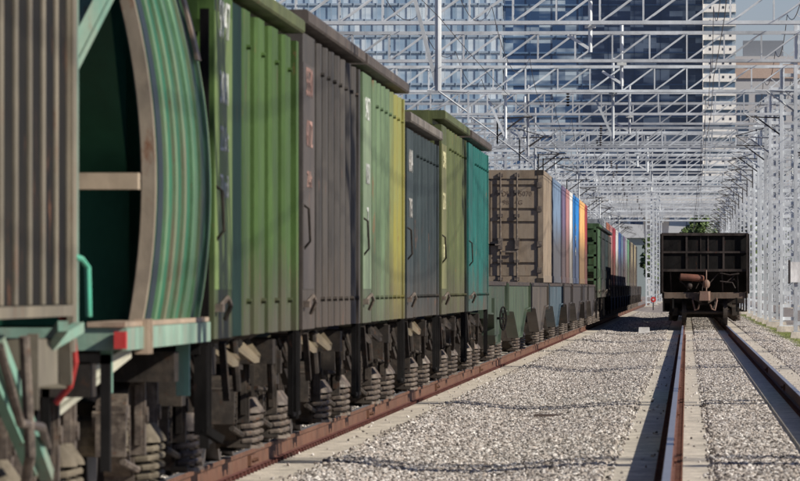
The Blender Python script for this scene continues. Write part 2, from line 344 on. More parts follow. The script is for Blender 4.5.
# ================================================================== BOGIE
def bogie_parts(parent, y, full=True, near_dir=1, centred=False):
    """wagon > bogie > side_frame, wheel, axle, spring, axle_box"""
    b = MB()
    b.prism_y([(-1.16,.50),(-1.16,.62),(-.5,.74),(.5,.74),(1.16,.62),(1.16,.50),(.5,.42),(-.5,.42)], -.22, .22)   # bolster
    b.tube([(0,0,.74),(0,0,.86)], .18, 12)
    for q in (-1,1):
        b.bar((-.8, q*.45,.33),(.8,q*.45,.33),.07,.09)
        b.box(.66,.83,q*.45-.04,q*.45+.04,.18,.5); b.box(-.83,-.66,q*.45-.04,q*.45+.04,.18,.5)
        b.bar((.2,q*.45,.36),(.25,q*.1,.55),.05); b.bar((.3,-.6*q,.28),(.3,.6*q,.28),.04)
    bo = b.build('bogie', M['bogie'], parent, (0, y + (.7 if full and near_dir == 1 and not centred else 0), 0))
    for s in (-1, 1):
        f = MB(); x0, x1 = sorted((s*1.0, s*1.18)); xo = s*1.08
        def seg(p, q, wd=.16, h=.10): f.bar((xo,)+p, (xo,)+q, wd, h)
        seg((-.62,.74),(.62,.74),.18,.11)
        for q in (-1,1):
            seg((q*.60,.74),(q*.98,.60),.18,.12); seg((q*.98,.60),(q*1.12,.56),.2,.12)
            seg((q*.30,.72),(q*.30,.22),.2,.10); seg((q*.30,.20),(q*.80,.53),.16,.09)
            f.box(x0+.0,x1,q*.925-.17,q*.925+.17,.585,.66)
            f.box(x0,x1,q*.925-.21,q*.925-.15,.36,.60); f.box(x0,x1,q*.925+.15,q*.925+.21,.36,.60)
        f.prism_x([(-.38,.145),(.38,.145),(.34,.174),(-.34,.174)], x0+.03, x1-.03)
        f.box(s*1.17-.09, s*1.17+.09, -.42,.42,.175,.20); f.prism_x([(-.42,.201),(-.36,.201),(-.36,.34),(-.42,.34)], x0, x1); f.prism_x([(.42,.201),(.36,.201),(.36,.34),(.42,.34)], x0, x1)
        for q in (-1,1): f.box(s*1.16-.10, s*1.16+.10, q*.56-.05, q*.56+.05, .36, .84); f.box(s*1.22-.02, s*1.22+.02, q*.56-.09, q*.56+.09, .42, .78); f.tube([(s*1.24,q*.56,.60),(s*1.275,q*.56,.60)],.05,10)
        f.tube([(s*1.16,-1.1,.33),(s*1.20,-.5,.27),(s*1.18,.5,.27),(s*1.16,1.1,.35)],.022,6)
        f.build('side_frame', M['bogie'], bo)
        if full or s == near_dir:
            for dy in (-.26, .26):
                h = MB(); pts = []
                n = 44
                for i in range(n+1):
                    t = i/n*4.6*2*math.pi; pts.append((math.cos(t)*.098, math.sin(t)*.098, .18+.25*i/n))
                h.tube(pts, .019, 6)
                h.tube([(0,0,.165),(0,0,.19)], .12, 14); h.tube([(0,0,.43),(0,0,.455),(0,0,.54)], [.122,.115,.055], 14); h.tube([(0,0,.19),(0,0,.43)], .055, 8)
                h.build('spring', M['spring'], bo, (s*1.21, dy, 0), smooth=False)
        for q in (-1, 1):
            a = MB(); a.tube([(s*.90,0,.475),(s*1.08,0,.475),(s*1.16,0,.475),(s*1.175,0,.475)], [.12,.13,.125,.08], 14)
            for k in range(5):
                t = k*2*math.pi/5; a.tube([(s*1.16,.09*math.cos(t),.475+.09*math.sin(t)),(s*1.185,.09*math.cos(t),.475+.09*math.sin(t))], .014, 5)
            a.build('axle_box', M['bogie'], bo, (0, q*.925, 0))
            wv = MB(); wv.tube([(s*.71,0,.475),(s*.715,0,.475),(s*.83,0,.475),(s*.83,0,.475)], [.44,.475,.475,.44], 28)
            wv.tube([(s*.675,0,.475),(s*.71,0,.475)], .503, 28)
            wv.tube([(s*.64,0,.475),(s*.90,0,.475)], .13, 12)
            wv.build('wheel', M['wheel'], bo, (0, q*.925, 0))
    ax = MB()
    for q in (-1,1): ax.tube([(-.9,q*.925,.475),(.9,q*.925,.475)], .08, 10)
    ax.build('axle', M['wheel'], bo)
    return bo

def text_obj(name, body, size, mat, parent, loc, rot, ext=.002, sx=1.0):
    cu = bpy.data.curves.new(name, 'FONT'); cu.body = body; cu.size = size; cu.extrude = ext; cu.align_x = 'CENTER'; cu.align_y = 'CENTER'
    cu.resolution_u = 2
    tmp = bpy.data.objects.new(name+'tmp', cu); C.objects.link(tmp)
    dg = bpy.context.evaluated_depsgraph_get(); dg.update()
    me = bpy.data.meshes.new_from_object(tmp.evaluated_get(dg)); bpy.data.objects.remove(tmp)
    me.name = name; me.materials.clear(); me.materials.append(mat)
    o = bpy.data.objects.new(name, me); C.objects.link(o); o.parent = parent; o.location = loc; o.rotation_euler = rot; o.scale = (sx,1,1)
    return o
SIDE = (R(90), 0, R(90))       # text on a +x face, read along +y
END = (R(90), 0, 0)            # text on a -y face

def underframe(parent, L, z=1.0):
    hl = L/2
    b = MB(); b.box(-.25,.25,-hl+.5,hl-.5,z-.26,z); 
    for q in (-1,1): b.box(-1.45,1.45,q*(hl-2.1)-.2,q*(hl-2.1)+.2,z-.2,z-.02)
    b.build('centre_sill', M['under'], parent)
    for q in (-1,1):
        c = MB(); y = q*(hl-.5)
        c.box(-.12,.12,*sorted((y, y+q*.30)),.93,1.12)
        c.quadbox([(-.17,y+q*.25,.90),(.17,y+q*.25,.90),(.17,y+q*.48,.90),(-.17,y+q*.48,.90),(-.17,y+q*.25,1.17),(.17,y+q*.25,1.17),(.17,y+q*.48,1.17),(-.17,y+q*.48,1.17)])
        c.tube([(.35,y,.95),(.37,y+q*.15,.75),(.30,y+q*.32,.62),(.2,y+q*.42,.72)], .03, 8)
        c.build('coupler', M['under'], parent)

def hopper(name, top=3.50, L=11.7, rib_d=.058, nrib=7, rw=.24):
    """open mineral hopper with ribbed sides, cornice and lettered end panel"""
    root = empty(name); hl = L/2 - .42
    b = MB(); zb = 1.04; xs = 1.49
    # end panel + recessed side sheets + ribs, both sides
    for s in (-1, 1):
        def bx(xa, xb, *r): b.box(*sorted((s*xa, s*xb)), *r)
        bx(xs-.04, xs, -hl, hl, zb, top-.17)
        ya = -hl; bx(xs, 1.55, ya, ya+2.0, zb, top-.17)
        ye = hl; bx(xs, 1.55, ye-.35, ye, zb, top-.17)
        span = (ye-.35)-(ya+2.0); 
        for k in range(nrib):
            yc = ya+2.0 + span*(k+1)/(nrib+.6)
            n = len(b.v)
            # trapezoidal rib
            d2 = rib_d*.55
            pts = [(xs, yc-rw-.003),(xs+d2, yc-rw),(xs+rib_d, yc-rw+.10),(xs+rib_d, yc+rw-.10),(xs+d2, yc+rw),(xs, yc+rw+.003)]
            zt = top-.172
            for z in (zb+.003, zt): b.v += [(s*x, y, z) for x, y in pts]
            for q_ in range(5): b.f.append((n+q_, n+q_+1, n+q_+7, n+q_+6))
            b.f += [(n,n+5,n+4,n+3,n+2,n+1),(n+6,n+7,n+8,n+9,n+10,n+11)]
            b.tube([(s*(xs+rib_d), yc, 1.27),(s*(xs+rib_d+.035), yc, 1.27)], .022, 6)
            b.tube([(s*(xs+rib_d), yc, top-.42),(s*(xs+rib_d+.03), yc, top-.42)], .02, 6)
    for q in (-1, 1):
        b.box(-xs+.04, xs-.04, q*hl-.03, q*hl+.03, 1.9, top-.17)
        y0 = q*hl; y1 = q*(hl-2.2)
        n = len(b.v); b.v += [(-xs+.04,y0,1.9),(xs-.04,y0,1.9),(xs-.04,y1,1.0),(-xs+.04,y1,1.0)]; b.f.append((n,n+1,n+2,n+3))
        for x in (-1.0,-.35,.35,1.0): b.box(x-.05,x+.05,*sorted((q*hl+q*.03,q*hl+q*.10)),1.9,top-.17)
        for z in (2.45, 3.0): b.box(-1.49,1.49,*sorted((q*hl+q*.032,q*hl+q*.08)),z-.04,z+.04)
    b.build('body', M['black'], root)
    c = MB()
    for s in (-1,1):
        c.prism_y([(s*1.44,top-.168),(s*1.44,top-.105),(s*1.585,top-.105),(s*1.598,top-.09),(s*1.598,top-.02),(s*1.585,top),(s*1.40,top),(s*1.40,top-.168)], -hl-.05, hl+.05)
    for q in (-1,1): c.box(-1.40,1.40,*sorted((q*(hl-.08),q*(hl+.10))),top-.168,top)
    c.build('top_rail', M['black'], root)
    underframe(root, L)
    for q in (-1,1): bogie_parts(root, q*(L/2-2.1))
    # end ladders / steps hanging at each corner
    for q in (-1,1):
        ld = MB()
        for s in (-1, 1):
            ld = MB()
            x = s*1.50
            ya, yb = q*(hl+.14), q*(hl+.20)
            y2 = q*(hl-.24)
            ld.box(x-.028,x+.028,*sorted((ya,yb)),.36,top-.3)
            ld.box(x-.42*s-.03,x-.42*s+.03,*sorted((ya,yb)),1.0,top-.3)
            for k in range(8):
                z = .42+k*.34
                if z > 1.05: ld.bar((x,q*(hl+.17),z),(x-.42*s,q*(hl+.17),z),.025)
            ld.bar((x,q*(hl+.17),.40),(x,y2,.40),.05,.03); ld.bar((x,y2,.40),(x,y2,1.05),.04)
            ld.build('ladder', M['black'], root)
    for q in (-1,1):
        hs = MB(); y0 = q*(hl+.10)
        hs.tube([(.95,y0,1.02),(1.02,y0+q*.12,.80),(1.10,y0+q*.25,.62),(1.16,y0+q*.30,.80)],.024,7)
        hs.build('brake_hose', M['under'], root)
        cb = MB(); cb.box(1.02,1.34,*sorted((q*(hl-.5),q*(hl-.1))),.62,.96); cb.box(1.341,1.37,*sorted((q*(hl-.42),q*(hl-.2))),.70,.88)
        cb.tube([(1.36,q*(hl-.9),.95),(1.41,q*(hl-1.0),.70),(1.40,q*(hl-1.3),.60),(1.32,q*(hl-1.7),.62)],.018,6)
        cb.build('release_box', M['bogie'], root)
    # discharge chutes
    for q in (-1, 1):
        ch = MB(); y0, y1 = sorted((q*.15, q*2.5))
        ch.quadbox([(-.75,y0+.4,.62),(.75,y0+.4,.62),(.75,y1-.5,.62),(-.75,y1-.5,.62),(-1.42,y0,1.035),(1.42,y0,1.035),(1.42,y1,1.035),(-1.42,y1,1.035)])
        ch.build('hopper_chute', M['under'], root)
        for s in (-1, 1):
            dr = MB(); n = 0
            x0 = s*1.28; x1 = s*1.46
            dr.v = [(x0,y0+.1,1.03),(x0,y1-.3,1.03),(x1,y1-.95,.86),(x1,y0+.75,.86),(x0,y0+.1,1.0),(x0,y1-.3,1.0),(x1,y1-.95,.83),(x1,y0+.75,.83)]
            dr.f = [(0,1,2,3),(4,5,6,7),(0,1,5,4),(1,2,6,5),(2,3,7,6),(3,0,4,7)]
            dr.bar((x0+.01*s,y0+.5,1.04),(x1-.02*s,y0+.9,.86),.05); dr.bar((x0+.01*s,y1-.6,1.04),(x1-.02*s,y1-.9,.86),.05)
            # triangular end cheek facing the camera
            dr.v += [(s*1.02,y0+.1,1.03),(s*1.26,y0+.1,1.03),(s*1.42,y0+.55,.86),(s*1.1,y0+.5,.82)]
            k = len(dr.v)-4; dr.f.append((k,k+1,k+2,k+3))
            dr.build('discharge_door', M['chute'], root)
    # air tank, brake cylinder and rods
    bk = MB(); bk.tube([(1.0,-3.0,.80),(1.0,-2.95,.80),(1.0,-2.2,.80),(1.0,-2.15,.80)],[.08,.15,.15,.08],14)
    bk.build('air_tank', M['under'], root)
    bk = MB(); bk.bar((1.30,-hl+.6,.93),(1.38,-hl+1.0,.62),.05); bk.bar((1.36,-2.6,.9),(1.25,2.9,.78),.035); bk.tube([(1.34,-hl+.2,.98),(1.40,-hl+.5,.8),(1.36,-hl+1.2,.72),(1.38,-2.7,.85)],.022,6)
    bk.tube([(1.42,hl-1.8,.98),(1.42,hl-1.5,.6),(1.4,hl-1.2,.55)],.025,6)
    bk.tube([(1.42,-1.0,1.0),(1.44,-.9,.66)],.03,8); bk.bar((1.43,-hl+2.9,1.0),(1.45,-hl+3.1,.62),.045)
    bk.build('brake_rigging', M['under'], root)
    hd = MB(); xx = 1.57
    hd.tube([(xx-.02,-hl+.15,2.0),(xx+.02,-hl+.17,1.97),(xx+.03,-hl+.2,1.72),(xx-.02,-hl+.22,1.66)],.010,6)
    hd.build('handrail', M['under'], root)
    hd = MB(); hd.box(xx-.02,xx+.03,-hl+.1,-hl+.3,1.21,1.26); hd.tube([(xx,-hl+.2,1.24),(xx+.05,-hl+.25,1.30),(xx+.06,-hl+.45,1.25),(xx+.02,-hl+.5,1.16)],.016,6)
    hd.build('door_catch', M['spring'], root)
    return root, hl

HW = 'hopper wagons in the long train'
base, HL = hopper('hopper_wagon')
base_low, _ = hopper('hopper_wagon', top=3.22)
base_mid, _ = hopper('hopper_wagon', top=3.40, nrib=4, rib_d=.052, rw=.50)
def wp(name, c, rust=.26, dirt=.55, dk=1.5, **k):
    c = tuple(x*.74 for x in c)
    return paint(name, c, rust=rust, dirt=dirt, grime=True, spec=.25, dust=tuple(x*dk+.012 for x in c), **k)
pm = {
 'green': wp('leaf_green_wagon_paint', (.055,.112,.022)),
 'greenrail': wp('faded_green_rail_paint', (.10,.12,.045), dk=1.6),
 'brown': wp('grey_brown_wagon_paint', (.058,.052,.046), rustcol=(.13,.07,.05)),
 'brownrail': wp('dusty_brown_rail_paint', (.085,.07,.06), dk=1.8),
 'mintyellow': wp('pale_green_wagon_paint', (.115,.175,.095), col2=(.22,.20,.045)),
 'slate': wp('slate_wagon_paint', (.026,.040,.042), rust=.28, dk=2.2),
 'slaterail': paint('peeling_grey_rail_paint', (.10,.09,.078), rust=.4, dirt=.7, dust=(.26,.23,.2), rustcol=(.1,.07,.05)),
 'olive': wp('olive_wagon_paint', (.088,.108,.038)),
 'teal': wp('teal_wagon_paint', (.008,.115,.10)),
 'tan': paint('dusty_tan_wagon_paint', (.165,.145,.105), rust=.35, dirt=.6, dust=(.20,.175,.135)),
 'darkgrey': wp('dark_wagon_paint', (.03,.033,.033)),
 'fargreen': wp('grey_green_wagon_paint', (.055,.11,.05)),
}
tandoor = M['chute']; dkdoor = M['under']
copies = []
def H(y, body, railm, label, letters=None, lcol=None, doors=None, low=False, _st={'a': True, 'b': True}):
    k = 'b' if low else 'a'
    copies.append((y, body, railm, label, letters, lcol, doors, low))
H(55.3, pm['green'], pm['greenrail'], 'leaf green ribbed hopper wagon with white numbers beside the curved green wagon', [(3.05,'5947',.30),(2.62,'3081',.26),(2.3,'22.6 t',.2),(2.0,'72 m3',.18)], None, tandoor)
H(66.8, pm['brown'], pm['brownrail'], 'grey brown ribbed hopper wagon with faded pink numbers', [(2.95,'5530',.28),(2.55,'6172',.26),(2.2,'21.4 t',.16)], paint('faded_pink_stencil', (.34,.2,.17), rust=.2, dirt=.3), tandoor)
H(78.2, pm['mintyellow'], pm['brownrail'], 'pale green ribbed hopper wagon with a yellow rear half', [(3.0,'9427',.26),(2.4,'1850',.24),(1.95,'7',.35)], None, dkdoor)
H(89.7, pm['slate'], pm['slaterail'], 'low slate blue ribbed hopper wagon with peeling grey top rail', [(2.7,'6604',.3),(2.2,'7193',.26)], paint('grey_stencil', (.4,.4,.38), rust=.3), tandoor, True)
H(101.6, pm['olive'], pm['greenrail'], 'olive green ribbed hopper wagon before the teal one', [(2.9,'5918',.26),(2.4,'2206',.26),(1.8,'20 t',.2)], paint('yellow_white_stencil', (.6,.58,.35), rust=.2), dkdoor)
H(113.6, pm['teal'], pm['brownrail'], 'bright teal ribbed hopper wagon, last before the empty flat wagons', None, None, dkdoor)
H(270.3, pm['fargreen'], pm['fargreen'], 'grey green hopper wagon with a framed ladder end behind the containers', None, None, dkdoor)
H(282.1, pm['darkgrey'], pm['darkgrey'], 'dark hopper wagon directly behind the grey green one', None, None, dkdoor)
H(293.8, pm['slate'], pm['darkgrey'], 'slate hopper wagon between dark hopper wagon and far brown one', None, None, dkdoor)
H(305.5, pm['brown'], pm['darkgrey'], 'far brown hopper wagon before the distant containers', None, None, dkdoor)
used = {False: False, True: False}
wag = []
# make all copies from the clean prototypes before lettering is added
used['mid'] = False
for c in copies:
    low = 'mid' if c[0] == 55.3 else c[7]; pr = {True: base_low, False: base, 'mid': base_mid}[low]
    wag.append(pr if not used[low] else copy_tree(pr)); used[low] = True
for r, (y, body, railm, label, letters, lcol, doors, low) in zip(wag, copies):
    r.location = (-4.5, y, 0); repaint(r, {'body': body, 'top_rail': railm, 'discharge_door': doors}); tag(r, label, 'hopper wagon', HW)
    npc = {55.3: (.12,.175,.055), 78.2: (.15,.20,.125), 101.6: (.15,.15,.065), 66.8: (.062,.053,.048)}.get(y)
    if npc: MB().box(1.545,1.554,-HL+.05,-HL+1.9,1.35,3.1).build('number_panel', paint('faded_number_panel', npc, rust=.15, dirt=.4, dust=tuple(q*1.3 for q in npc)), r)
    for z, txt, sz in (letters or []):
        text_obj('lettering', txt, sz*1.15, lcol or M['letter'], r, (1.557, -HL+1.0, z), SIDE, .002, 1.7)
MB().box(1.4905,1.54,-HL+2.02,-HL+3.25,1.045,3.225).build('dark_strip_panel', paint('deep_green_strip', spec=.05, col=(.006,.022,.018),rust=.05,dirt=.1,dust=(.02,.04,.03)), wag[0])  # flat, nearly black green strip next to the lettered end panel
# open framed ladder end of the grey green wagon
fr = MB()
for k in range(6): fr.box(.9,1.5,-HL-.32,-HL-.26,1.2+k*.4,1.28+k*.4)
for x in (.9, 1.46): fr.box(x-.04,x+.04,-HL-.32,-HL-.26,1.0,3.4)
fr.build('end_frame', pm['fargreen'], wag[6])

# ---------------------------------------------------------------- W1: corrugated tan wagon, nearest
def corrugated_wagon():
    root = empty('corrugated_wagon', (-4.5, 33.35, 0), label='nearest wagon with dusty tan corrugated side at the left edge', cat='hopper wagon', group=HW)
    hl = 5.55; b = MB()
    for s in (-1,1):
        b.box(*sorted((s*1.46, s*1.50)), -hl, hl, 1.28, 4.2)
    for q in (-1,1): b.box(-1.45,1.45,q*hl-.04 if q>0 else -hl, hl if q>0 else -hl+.04,1.30,4.2)
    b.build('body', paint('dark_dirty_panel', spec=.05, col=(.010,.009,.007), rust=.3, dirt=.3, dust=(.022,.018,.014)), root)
    rb = MB()
    for s in (-1,1):
        k = 0; y = -hl+.1
        while y < hl-.25:
            x0, x1 = sorted((s*1.50, s*1.511)); rb.box(x0, x1, y, y+.15, 1.283, 4.19)
            y += .765; k += 1
        rb.box(*sorted((s*1.50, s*1.53)), hl-.24, hl, 1.05, 4.19)
    rb.build('side_ribs', pm['tan'], root)
    sl = MB()
    for s in (-1,1): sl.box(*sorted((s*1.42, s*1.54)), -hl, hl-.3, 1.225, 1.277)
    sl.build('side_sill', pm['tan'], root)
    underframe(root, 11.7)
    for q in (-1,1): bogie_parts(root, q*3.75)
    # tan equipment box and mint brackets under the sill
    e = MB(); e.box(1.20,1.48,3.6,5.0,.90,1.12); e.bar((1.5,3.3,1.15),(1.5,3.3,.8),.05)
    e.bar((1.5,5.15,1.15),(1.5,5.25,.90),.06); e.bar((1.5,5.25,.90),(1.2,5.2,.90),.05)
    e.build('equipment_box', paint('khaki_box_paint', (.15,.135,.10), rust=.3, dirt=.5, dust=(.12,.1,.08)), root)
    p = MB(); p.bar((1.36,3.0,1.12),(1.50,4.1,.48),.06); p.bar((1.28,2.9,1.1),(1.44,4.0,.5),.05); p.bar((1.56,4.3,1.18),(1.45,4.7,1.08),.05); p.bar((1.45,4.7,1.08),(1.56,5.3,1.17),.05)
    p.build('brace', M['mint'], root)
    p = MB(); p.tube([(1.50,2.8,1.14),(1.52,2.9,.6),(1.48,3.1,.45)],.025,8); p.tube([(1.44,2.2,1.1),(1.5,2.6,.75),(1.54,3.3,.72),(1.5,4.1,.62)],.022,8)
    p.build('brake_pipe', M['spring'], root)
    h = MB(); h.tube([(1.44,5.45,1.25),(1.51,5.5,1.15),(1.52,5.55,1.0),(1.49,5.6,.88),(1.42,5.65,.80)],.018,8); h.build('brake_hose', M['redpaint'], root)
    h = MB(); h.tube([(1.42,5.5,1.55),(1.55,5.6,1.50),(1.575,5.65,1.46),(1.58,5.66,1.22)],.016,8); h.build('handrail', M['mintbright'], root)
    return root
corrugated_wagon()

# ---------------------------------------------------------------- W2: curved green cement hopper
def curved_wagon():
    root = empty('curved_wagon', (-4.5, 44.4, 0), label='weathered green wagon with bulging curved ribbed side and pale mint sill', cat='hopper wagon', group=HW)
    gp = paint('chalky_green_paint', (.015,.12,.06), rust=.3, dirt=.6, dust=(.10,.12,.08), rustcol=(.2,.15,.1))
    def side(z, off=0): return 1.555 - (4.2 - math.sqrt(4.2**2-(z-1.95)**2)) + off
    def arch(b, y0, y1, off, th, z0=1.17, z1=4.2, n=24):
        for s in (-1,1):
            P = []
            for i in range(n+1):
                z = z0+(z1-z0)*i/n; P.append((s*side(z,off), z))
            for i in range(n, -1, -1):
                z = z0+(z1-z0)*i/n; P.append((s*side(z,off-th), z))
            m0 = len(b.v)
            for y in (y0,y1): b.v += [(x,y,z) for x,z in P]
            m = len(P)
            for i in range(m): j=(i+1)%m; b.f.append((m0+i,m0+j,m0+m+j,m0+m+i))
            for i in range(n):
                for o_ in (0, m): b.f.append((m0+o_+i, m0+o_+i+1, m0+o_+m-2-i, m0+o_+m-1-i))
    b = MB(); arch(b, .05, 4.75, 0, .05); 
    body = b.build('body', gp, root)
    dk_ = MB(); arch(dk_, .06, .50, .004, .004); dk_.build('dark_band', paint('blue_black_band', (.012,.022,.03), rust=.1, dirt=.2, dust=(.03,.04,.05)), root)
    r = MB(); y = .55
    while y < 4.7: arch(r, y, y+.20, .020, .022); y += .80
    r.build('body_ribs', paint('dusty_rib_paint', (.09,.19,.10), rust=.35, dirt=.95, dust=(.19,.15,.105)), root)
    rm = MB(); arch(rm, -.28, -.16, .01, .075, z0=1.17); arch(rm, -.16, .05, -.05, .03)
    rm.build('end_rim', paint('tan_rim_paint', (.21,.175,.13), rust=.3, dirt=.6, dust=(.18,.15,.12)), root)
    rm = MB(); arch(rm, 4.77, 4.86, .0, .08); arch(rm, 4.2, 4.5, .05, .02, z0=2.75, z1=4.2); arch(rm, -.5, -.3, .03, .07, z0=3.0, z1=4.2)
    rm.build('patch_plate', paint('rust_tan_patch', (.24,.18,.13), rust=.2, dirt=.4), root)
    e = MB()
    n = 0; e.v = [(-1.45,-4.2,4.2),(1.45,-4.2,4.2),(1.40,.0,1.9),(-1.40,.0,1.9),(1.40,.02,1.15),(-1.40,.02,1.15),(1.45,.02,4.2),(-1.45,.02,4.2)]
    e.f = [(0,1,2,3),(3,2,4,5)]
    bgp = paint('bottle_green_paint', spec=.1, col=(.008,.06,.035), rust=.05, dirt=.15, dust=(.015,.07,.03))
    e.build('end_sheet', bgp, root)
    for ya_ in (.08, 4.5): MB().box(-1.38,1.38,ya_,ya_+.04,1.16,4.2).build('end_wall', bgp, root)
    e = MB(); e.box(-1.4,1.50,-.75,-.55,1.90,1.99); e.build('end_beam', paint('tan_beam_paint', (.30,.24,.17), rust=.25), root)
    e = MB(); e.bar((1.28,-3.3,2.50),(1.50,-3.1,2.96),.11,.10); e.bar((1.34,-3.32,2.46),(1.555,-3.12,2.92),.02,.03); e.build('diagonal_brace', M['mint'], root)
    e = MB(); e.box(1.42,1.47,-4.72,-4.6,1.15,4.2); e.build('corner_post', M['mint'], root)
    sl = MB()
    for s in (-1,1): sl.box(*sorted((s*1.36, s*1.55)), -2.3, 5.1, 1.03, 1.15)
    sl.box(-1.36,1.36,-2.3,-2.15,1.03,1.15); sl.build('side_sill', paint('pale_mint_sill_paint', (.20,.32,.25), rust=.3, dirt=.5, dust=(.3,.28,.23)), root)
    sl = MB()
    for s in (-1,1): sl.box(*sorted((s*1.34, s*1.54)), -2.32, 5.12, 1.153, 1.18)
    for k in range(3): sl.box(1.50,1.575,-1.0+k*.16,-.95+k*.16,1.0,1.19)
    sl.build('sill_edge', paint('rusty_sill_edge', (.33,.25,.18), rust=.4), root)
    rp = MB(); rp.box(1.49,1.552,-2.42,-2.31,1.04,1.13); rp.build('red_end_plate', M['redpaint'], root)
    underframe(root, 10.9)
    for q, yy in ((-1,-3.3),(1,3.3)): bogie_parts(root, yy)
    fr = MB(); 
    for y in (-3.55,): 
        fr.box(1.50,1.55,y,y+.1,.42,1.02); fr.box(1.20,1.55,y,y+.1,.97,1.02); fr.box(1.20,1.24,y,y+.1,.5,.97)
    fr.bar((1.5,4.9,1.0),(1.5,4.9,.45),.05,.08); fr.bar((1.5,4.9,.5),(1.62,5.0,.42),.06,.05); fr.box(1.2,1.5,4.8,4.9,.95,1.0)
    fr.build('step_frame', M['black'], root)
    dg = MB()
    for dz in (0,.07,.14): dg.bar((1.12,-3.0,.62+dz),(1.5,-1.5,1.0+dz*.3),.035,.03)
    dg.build('diagonal_rods', paint('dusty_rod_paint', (.36,.36,.29), rust=.15), root)
    lg = MB(); lg.box(1.38,1.46,4.4,4.5,.7,1.03); lg.box(1.38,1.44,-1.9,-1.8,.8,1.03); lg.build('sill_bracket', M['mint'], root)
    return root
curved_wagon()

dusty = paint('pale_dusty_bogie', (.10,.085,.062), rust=.3, dirt=.8, rough=.75, streak=False, spec=.15, rustcol=(.09,.05,.03), dust=(.23,.20,.15), scale=2)
for o in C.objects:
    if o.parent is None and o.name.startswith(('corrugated_wagon','curved_wagon')):
        repaint(o, {'spring': dusty, 'side_frame': M['spring'], 'axle_box': dusty})
# ---------------------------------------------------------------- flat wagons
def flat_wagon(L, sillm, deckm, label, y, wheel=False, group='flat wagons in the long train', deep=.80):
    root = empty('flat_wagon', (-4.5, y, 0), label=label, cat='flat wagon', group=group)
    hl = L/2-.45
    s_ = MB()
    for s in (-1,1):
        P = [(-hl,1.40),(-hl,.98),(-hl+3.6,.96),(-1.7,1.28-deep),(1.7,1.28-deep),(hl-3.6,.96),(hl,.98),(hl,1.40)]
        s_.prism_x(P, *sorted((s*1.44,s*1.455)))
        # flanges that face along the train
        for i in range(1,6):
            a, b_ = P[i], P[i+1]; s_.bar((s*1.40,a[0],a[1]),(s*1.40,b_[0],b_[1]),.20,.025)
    for q in (-1,1): s_.box(-1.5,1.5,*sorted((q*hl,q*(hl+.04))),.90,1.44)
    s_.build('side_sill', sillm, root)
    d = MB(); d.box(-1.48,1.48,-hl,hl,1.403,1.465)
    d.build('deck', deckm, root)
    underframe(root, L, 1.32)
    for q in (-1,1): bogie_parts(root, q*(L/2-2.4), full=False)
    e = MB(); e.tube([(.9,-2.2,.8),(.9,-2.15,.8),(.9,-1.3,.8),(.9,-1.25,.8)],[.08,.15,.15,.08],12); e.tube([(1.3,-hl+1.5,.95),(1.35,-hl+2.0,.7),(1.3,-hl+4,.75)],.025,6); e.build('air_tank', M['under'], root)
    if wheel:
        h = MB(); c = Vector((1.60,-hl+5.6,.88))
        T = [2*math.pi*k/20 for k in range(21)]
        h.tube([(c.x+.045*math.cos(t), c.y+.17*math.cos(t), c.z+.18*math.sin(t)) for t in T], .014, 6)
        for k in range(3):
            t = math.pi*k/3; a = (.045*math.cos(t),.17*math.cos(t),.18*math.sin(t)); h.tube([tuple(c-Vector(a)),tuple(c+Vector(a))],.010,5)
        h.tube([tuple(c),(c.x-.14,c.y+.03,c.z)],.02,8)
        h.build('hand_brake_wheel', M['black'], root)
        h = MB(); h.box(1.46,1.50,-hl+4.2,-hl+7.4,.62,1.20); h.box(1.30,1.50,-hl+4.15,-hl+4.19,.62,1.20); h.build('side_plate', sillm, root)
    return root
fg = paint('grey_green_flat_paint', (.030,.050,.030), rust=.35, dirt=.5, dust=(.065,.062,.048))
fg2 = paint('lime_grey_flat_paint', (.045,.072,.040), rust=.35, dirt=.5, dust=(.075,.072,.055))
fb = paint('dusty_brown_flat_paint', (.06,.05,.04), rust=.3, dirt=.5, dust=(.11,.09,.07))
fs = paint('blue_grey_flat_paint', (.035,.065,.085), rust=.3, dirt=.4, dust=(.15,.15,.14))
fd = paint('dark_flat_paint', (.035,.03,.028), rust=.3, dirt=.4, dust=(.1,.08,.065))
dk = paint('brown_deck_boards', (.045,.033,.026), rust=.3, dirt=.4, dust=(.07,.055,.045))
flat_wagon(14.0, fg, dk, 'empty grey green flat wagon with a hand brake wheel behind the teal hopper', 127.2, wheel=True)
flat_wagon(19.7, fg2, dk, 'empty lime green fish-belly flat wagon', 144.4)
flat_wagon(19.7, fb, dk, 'dusty brown fish-belly flat wagon between the lime and blue ones', 164.5)
flat_wagon(19.7, fs, dk, 'blue grey flat wagon carrying the tan container', 184.9)
